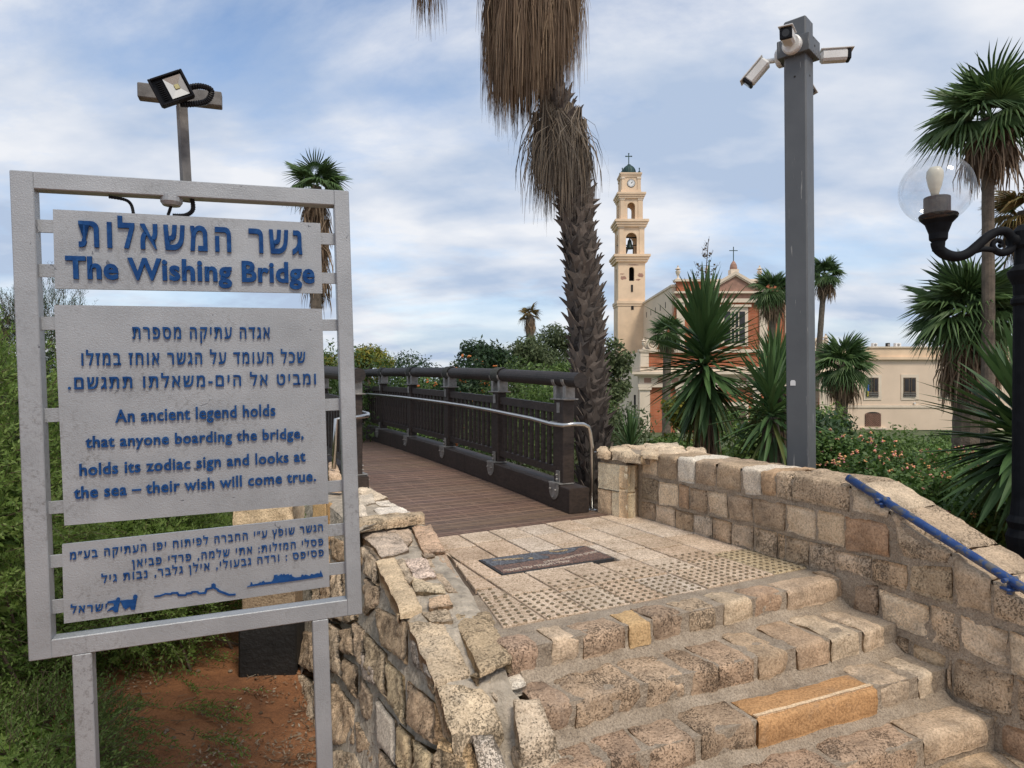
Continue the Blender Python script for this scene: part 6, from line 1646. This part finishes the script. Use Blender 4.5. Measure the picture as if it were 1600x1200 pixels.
# upper window
fw_ = ublk('window', 1126, 1168, 480, 541, ym-.18, .3, M['trim'])
ublk('pane', 1131, 1163, 487, 536, ym-.22, .1, M['pane'], fw_)
for u in (1141, 1147, 1153): ublk('glazing_bar', u-.7, u+.7, 487, 536, ym-.26, .05, M['trim'], fw_)
ublk('glazing_bar', 1131, 1163, 512, 513.5, ym-.25, .05, M['trim'], fw_)
ublk('window_hood', 1122, 1172, 476.5, 480, ym-.4, .5, M['trim'])
# lower storey
ublk('string_course', 1000, 1294, 546, 551, ym-.3, .5, M['trim'])
ublk('wing_brick', 1012, 1282, 551, 573, ym-.02, .6, M['brick']); ublk('plinth_band', 1000, 1294, 573, 582, ym-.12, .7, M['trim'])
ublk('main_cornice', 985, 1309, 581, 585, ym-1.0, 1.8, M['trim']); ublk('lower_cornice', 992, 1302, 585, 588, ym-.55, 1.2, M['trim'])
ublk('panel_frieze', 999, 1295, 588, 600, ym-.18, .7, M['trim'])
for k in range(14):
    u = 1006+k*21.2
    ublk('frieze_panel', u, u+11, 590.5, 598, ym-.21, .08, M['shed'])
ublk('architrave', 996, 1298, 600, 605, ym-.4, 1.0, M['trim'])
ublk('lower_brick', 1001, 1293, 605, 700, ym+.0, .7, M['brick'])
for u0, u1 in ((999, 1015), (1056, 1067), (1108, 1119), (1176, 1187), (1228, 1239), (1279, 1295)):
    ublk('pilaster', u0, u1, 608, 700, ym-.25, .6, M['trim']); ublk('capital', u0-2, u1+2, 605.2, 609, ym-.4, .6, M['trim'])
for u0, u1 in ((1000, 1013), (1281, 1294)): ublk('attic_pier', u0, u1, 549, 573, ym-.25, .8, M['trim'])
ublk('pier_coping', 998, 1015, 546, 549.5, ym-.35, 1.0, M['trim']); ublk('pier_coping', 1279, 1296, 546, 549.5, ym-.35, 1.0, M['trim'])
urn(1006, 546, 528, ym+.1); urn(1291, 546, 521, ym+.1)
# scroll volutes either side
for sgn, uc in ((1, 1018.5), (-1, 1279)):
    c = cp(uc, 538, ym-.12); pts = []
    for k in range(40):
        q = k/39*4.4*math.pi/2*1.6; r = .62*(1-.75*k/39); pts.append(c+V(sgn*math.cos(q+math.pi/2)*-r, 0, math.sin(q+math.pi/2)*r))
    mk('scroll', G().tube(pts, [.13*(1-.5*k/39) for k in range(40)], 8), M['trim'], ch, smooth=True)
    mk('scroll_wall', G().lathe([(0.0, 0), (.66, 0), (.66, .3), (0, .3)], V(0, 0, 0), 24), M['plaster'], ch) if False else None
    mk('scroll_disc', G().tube([c+V(0, .12, 0), c+V(0, .55, 0)], .68, 24), M['trim'], ch)
    dxs = 1 if sgn > 0 else -1
    mk('sweeping_parapet', G().prism([cp(uc, 546, ym+.05), cp(uc+dxs*38, 546, ym+.05), cp(uc+dxs*38, 476, ym+.05), cp(uc+dxs*33, 500, ym+.05), cp(uc+dxs*22, 522, ym+.05), cp(uc+dxs*8, 532, ym+.05), cp(uc, 534, ym+.05)], (0, .5, 0)), M['brick'], ch)
# door
dr_ = ublk('door', 1126, 1168, 628, 700, ym-.3, .4, M['trim']); ublk('door_leaf', 1131, 1163, 634, 700, ym-.34, .1, M['twig'], dr_)

# tower
TD = 86.0; TW = cx_(1008, TD)-cx_(966, TD); tx = cx_(987, TD)
def tz(v): return cz_(v, TD)
def arch_side(g, c, xd, yd, w, z0, z1, ow, zs, zo, th=.35):
    """a wall side with a round-headed opening: piers, sill, arch block"""
    hw, ho = w/2, ow/2
    def P(x, z, y=0): return c+xd*x+V(0, 0, z)+yd*y
    for a_, b_ in ((-hw, -ho), (ho, hw)): g.prism([P(a_, z0), P(b_, z0), P(b_, z1), P(a_, z1)], yd*th)
    if zo > z0+.02: g.prism([P(-ho, z0), P(ho, z0), P(ho, zo), P(-ho, zo)], yd*th)
    n_ = 10
    for k in range(n_):
        q0, q1 = math.pi*k/n_, math.pi*(k+1)/n_
        g.prism([P(ho*math.cos(q0), zs+ho*math.sin(q0)), P(ho*math.cos(q1), zs+ho*math.sin(q1)), P(ho*math.cos(q1), z1), P(ho*math.cos(q0), z1)][::-1], yd*th)
    return g
def tier(w, z0, z1, ow, zs, zo, name):
    g = G(); c = V(tx, TD+TW/2, 0)
    for xd, yd in ((V(1, 0, 0), V(0, 1, 0)), (V(0, 1, 0), V(-1, 0, 0)), (V(-1, 0, 0), V(0, -1, 0)), (V(0, -1, 0), V(1, 0, 0))):
        arch_side(g, c-yd*w/2, xd, yd, w-.004, z0, z1, ow, zs, zo)
    return mk(name, g, M['plaster'], ch)
tcx, tcy = tx, TD+TW/2
def tb(name, w, v0, v1, mat=M['plaster']): return blk(name, tcx-w/2, tcx+w/2, tcy-w/2, tcy+w/2, tz(v1), tz(v0), mat)
tb('tower_shaft', TW+.10, 477, 700); tb('tower_band', TW+.42, 470, 474.5); tb('tower_band', TW+.26, 474.5, 478)
g = G(); c_ = V(tcx, tcy, 0)
tier(TW, tz(470), tz(409), .66, tz(421), tz(439), 'tower_middle')
def cornice(v0, v1, w0, w1):
    n_ = 3
    for k in range(n_):
        f = (k+.5)/n_
        a_, b_ = v0+(v1-v0)*k/n_, v0+(v1-v0)*(k+1)/n_
        tb('cornice', w1+(w0-w1)*(1-f)**1.0, a_, b_-.01)
cornice(398, 409, TW+1.35, TW+.45)
T3 = TW-.28
tier(T3, tz(398), tz(354), 1.40, tz(371.5), tz(397), 'bell_stage')
cornice(343, 354, TW+1.0, TW+.2)
T2 = TW-.62
tier(T2, tz(343), tz(309), .98, tz(321), tz(343.2), 'upper_stage')
cornice(300, 309, TW+.35, TW-.3)
T1 = TW-1.05
tb('clock_stage', T1, 275, 300); tb('clock_base', T1+.22, 295, 300)
cornice(268, 275, TW-.55, TW-.95)
def pil2(w, v0, v1, pw_):
    for i in (-1, 1):
        for a_ in ('f', 'l', 'r', 'b'):
            o = w/2-pw_/2-.02
            x, y = {'f': (i*o, -w/2), 'b': (i*o, w/2), 'l': (-w/2, i*o), 'r': (w/2, i*o)}[a_]
            sx_, sy_ = (pw_, .16) if a_ in 'fb' else (.16, pw_)
            blk('tower_pilaster', tcx+x-sx_/2, tcx+x+sx_/2, tcy+y-sy_/2, tcy+y+sy_/2, tz(v1), tz(v0), M['plaster'])
            blk('pilaster_capital', tcx+x-sx_/2-.06, tcx+x+sx_/2+.06, tcy+y-sy_/2-.06, tcy+y+sy_/2+.06, tz(v0+2.4), tz(v0)+.002, M['trim'])
pil2(T3, 354, 398, .55); pil2(T2, 309, 343, .50); pil2(T1, 275, 295, .34)
for v0, v1, u0, u1 in ((445, 456, 986, 989), (478, 484, 986, 990)): blk('slit_window', cx_(u0, TD), cx_(u1, TD), TD-.06 if v0 < 470 else TD-.10, TD+.1, tz(v1), tz(v0), M['dark'])
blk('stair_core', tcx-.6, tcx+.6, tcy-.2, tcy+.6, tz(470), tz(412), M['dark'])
for u, v, a_, b_ in ((974, 434, .42, .26), (1001, 430, .40, .34), (972, 428, .3, .08), (997, 437, .3, .14), (990, 414, .8, .08)):
    n_ = 14; mk('bare_patch', G().prism([V(cx_(u, TD)+a_*math.cos(q)*random.uniform(.7, 1.1), TD-.012, tz(v)+b_*math.sin(q)*random.uniform(.6, 1.15)) for q in np.linspace(0, 6.28, n_, endpoint=False)], (0, .02, 0)), M['shed'], ch)
mk('bell', G().lathe([(.50, tz(386)), (.44, tz(384)), (.30, tz(378)), (.24, tz(373)), (.1, tz(371)), (.05, tz(368))], V(tcx-.05, tcy-.5, 0), 16), M['bronze'], ch, smooth=True)
mk('bell', G().lathe([(.34, tz(389)), (.28, tz(386)), (.18, tz(381)), (.05, tz(379))], V(tcx-.5, tcy+.4, 0), 14), M['bronze'], ch, smooth=True)
mk('bell_beam', G().box((tcx, tcy-.5, tz(368)), (T3, .12, .14)).box((tcx, tcy+.4, tz(378)), (T3, .1, .1)).tube([V(tcx-.6, tcy-.45, tz(397)), V(tcx-.25, tcy-.45, tz(386))], .07, 6).tube([V(tcx+.5, tcy-.4, tz(397)), V(tcx+.4, tcy-.4, tz(382))], .06, 6), M['dark'], ch, kind='stuff')
ld_g = G()
for x in (-.28, -.10): ld_g.box((tcx+x, tcy+.9, tz(329)), (.025, .025, 2.3))
for k in range(9): ld_g.box((tcx-.19, tcy+.9, tz(342)+.25*k), (.18, .02, .02))
mk('ladder', ld_g, M['flag_blue'], ch, kind='stuff')
ck = mk('clock', G().tube([V(tcx+.02, TD+TW/2-T1/2-.05, tz(284.5)), V(tcx+.02, TD+TW/2-T1/2+.05, tz(284.5))], .52, 28), M['dark'], ch)
cy0 = TD+TW/2-T1/2-.06; ccx, ccz = tcx+.02, tz(284.5)
mk('dial', G().tube([V(ccx, cy0-.01, ccz), V(ccx, cy0+.02, ccz)], .46, 28), M['white'], ck)
g = G()
for k in range(12):
    q = k*math.pi/6; c = V(ccx+math.sin(q)*.37, cy0-.022, ccz+math.cos(q)*.37); d_ = V(math.sin(q), 0, math.cos(q)); x_ = V(math.cos(q), 0, -math.sin(q)); g.box(c, (.035, .012, .10), np.array([x_, V(0, 1, 0), d_]))
mk('hour_marks', g, M['black'], ck, kind='stuff')
for q, ln, w_ in ((rad(34), .22, .05), (rad(48), .34, .035)):
    d_ = V(math.sin(q), 0, math.cos(q)); x_ = V(math.cos(q), 0, -math.sin(q)); mk('hand', G().box(V(ccx, cy0-.035, ccz)+d_*(ln/2-.04), (w_, .012, ln), np.array([x_, V(0, 1, 0), d_])), M['black'], ck)
dm = [(.88*math.cos(q), tz(267)+1.12*math.sin(q)+.12) for q in np.linspace(0, math.pi/2*.93, 9)]
mk('dome', G().lathe([(.9, tz(268)-.02), (.9, tz(267)+.1)]+dm+[(.22, tz(252.3)), (.22, tz(250.6)), (.08, tz(250))], V(tcx-.05, tcy, 0), 20), M['patina'], ch, smooth=False)
g = G()
for k in range(16):
    q = k*math.pi/8; g.tube([V(tcx-.05+r*1.01*math.cos(q), tcy+r*1.01*math.sin(q), z) for r, z in dm], .03, 4)
mk('dome_ribs', g, M['patina'], ch, kind='stuff')
mk('tower_cross', G().box((tcx-.08, tcy, (tz(251)+tz(233))/2), (.11, .09, tz(233)-tz(251))).box((tcx-.08, tcy+.002, tz(237.2)), (.72, .088, .11)), M['patina'], ch)
for x, z in ((-.36, tz(237.2)), (.36, tz(237.2)), (0, tz(233))): mk('cross_end', G().lathe([(0, -.1), (.085, -.05), (.1, 0), (.085, .05), (0, .1)], V(tcx-.08+x, tcy, z), 10), M['patina'], ch)
for i in (-1, 1):
    for j in (-1, 1):
        x, y = tcx+i*T1*.46, tcy+j*T1*.46
        mk('finial', G().lathe([(.16, tz(268)), (.16, tz(265.5)), (.06, tz(265)), (.06, tz(262)), (.09, tz(261)), (.04, tz(259.5))], V(x, y, 0), 8), M['patina'], ch)

# beige annex on the right
AD = 74.0
an = thing('annex_building', V(cx_(1450, AD), AD, -4.2), 'long beige two storey annex with white framed windows right of the church', 'building')
def ab(name, u0, u1, v0, v1, y0, dp, mat, parent=an): return ublk(name, u0, u1, v0, v1, AD+y0, dp, mat, parent, AD)
ab('wall', 1272, 1640, 560, 720, 0, 9, M['annex']); ab('parapet', 1270, 1642, 543.5, 558, -.05, 9.2, M['plaster']); ab('coping', 1268, 1644, 541.5, 543.5, -.2, 9.5, M['trim']); ab('cornice', 1269, 1643, 558, 562, -.35, 9.6, M['plaster']); ab('string_course', 1271, 1641, 633, 637, -.10, .5, M['trim'])
for u in (1363, 1421.5, 1480, 1540, 1600):
    w_ = ab('window', u-14, u+14, 585, 625, -.07, .2, M['trim'])
    ab('opening', u-10.5, u+9, 590, 620, -.09, .1, M['pane'], w_); ab('casement', u-10, u-1.2, 590, 620, -.13, .04, M['twig'], w_); ab('casement', u+1.2, u+8.6, 590, 620, -.13, .04, M['twig'], w_)
    ab('casement_pane', u-8.6, u-2.6, 592, 611, -.15, .03, M['pane'], w_); ab('casement_pane', u+2.6, u+7.2, 592, 611, -.15, .03, M['pane'], w_)
    for v in (613.5, 616, 618.5): ab('guard_rail', u-10.5, u+9, v, v+.8, -.20, .04, M['bracket'], w_)
fl_ = ab('flag', 1354, 1356.2, 601, 611, -.24, .02, M['flag_blue']); ab('flag', 1353, 1355.2, 611, 619, -.25, .02, M['flag_yellow'])
pts = [(1351.5, 666), (1376, 666), (1376, 648)]+[(1363.8+12.2*math.cos(q), 648-4.5*math.sin(q)) for q in np.linspace(0, math.pi, 9)][1:-1]+[(1351.5, 648)]
aw = mk('arched_window', G().prism([V(cx_(u, AD), AD-.06, cz_(v, AD)) for u, v in pts], (0, .1, 0)), M['dark'], an)
g = G()
for k in range(-9, 10):
    for sg_n in (-1, 1):
        a_ = V(cx_(1363.8+k*2.6-sg_n*9, AD), AD-.09, cz_(666, AD)); b_ = V(cx_(1363.8+k*2.6+sg_n*9, AD), AD-.09+.004*sg_n, cz_(646, AD))
        lo_x, hi_x = cx_(1351.5, AD), cx_(1376, AD)
        def cl(p, q):
            t0, t1 = 0., 1.; d_ = q-p
            for lim, sg2 in ((lo_x, 1), (hi_x, -1)):
                if abs(d_[0]) < 1e-9: continue
                t = (lim-p[0])/d_[0]
                if d_[0]*sg2 > 0: t0 = max(t0, t)
                else: t1 = min(t1, t)
            return (p+d_*t0, p+d_*t1) if t1 > t0+.02 else None
        r_ = cl(a_, b_)
        if r_: g.tube(list(r_), .022, 4)
mk('lattice', g, M['shed'], aw, kind='stuff'); ab('window_sill', 1344, 1384, 668, 670.5, -.35, .5, M['trim'])
mk('wall_lamp', G().box((cx_(1428, AD), AD-.1, cz_(630, AD)), (.14, .2, .16)), M['white'], an)
for i, (u, v, w_, lab) in enumerate(((1341, 540, 5, 'small dark dish box on the annex roof, leftmost'), (1366, 539, 7, 'white air conditioner on the annex roof, above the left window'), (1387, 539, 4, 'thin dark round dish on the annex roof'), (1402, 537, 9, 'pale air conditioner pair on the middle of the annex roof'), (1440, 536, 12, 'largest rooftop unit on the annex, half behind the palm'))):
    t = thing('rooftop_unit', V(cx_(u, AD+2), AD+2, cz_(541.5, AD)), lab, 'roof unit', 'units on the annex roof')
    x = cx_(u, AD+2); z0 = cz_(541.5, AD)
    mk('case', G().bb((x, AD+2, z0+.28), (w_*.07, .5, .46), .03), M['dark'] if i in (0, 2) else M['white'], t); mk('stand', G().box((x, AD+2, z0+.025), (w_*.09, .6, .05)), M['bracket'], t)
    mk('fan', G().tube([V(x, AD+1.76, z0+.28), V(x, AD+1.73, z0+.28)], .15, 12), M['bracket'], t)
# slim street sign by the church path
sp_ = thing('direction_post', PD(992, 690, 34), 'thin dark lamp pole with a small blue sign before the church corner', 'post')
mk('pole', G().tube([V(*PD(992, 690, 34)[:2], -4), PD(992, 617, 34)], .05, 8), M['iron'], sp_)
mk('arm', G().box(PD(992, 653, 33.95), (.25, .03, .06)), M['flag_blue'], sp_)
bx = thing('traffic_sign', V(*PD(958, 640, 30)[:2], -4), 'small grey sign plate back beside the big palm trunk', 'sign')
mk('post', G().tube([V(*PD(958, 640, 30)[:2], -4), PD(958, 617, 30.05)], .03, 8), M['bracket'], bx); mk('plate', G().bb(PD(960, 621, 30), (.36, .03, .27), .01), M['bracket'], bx)
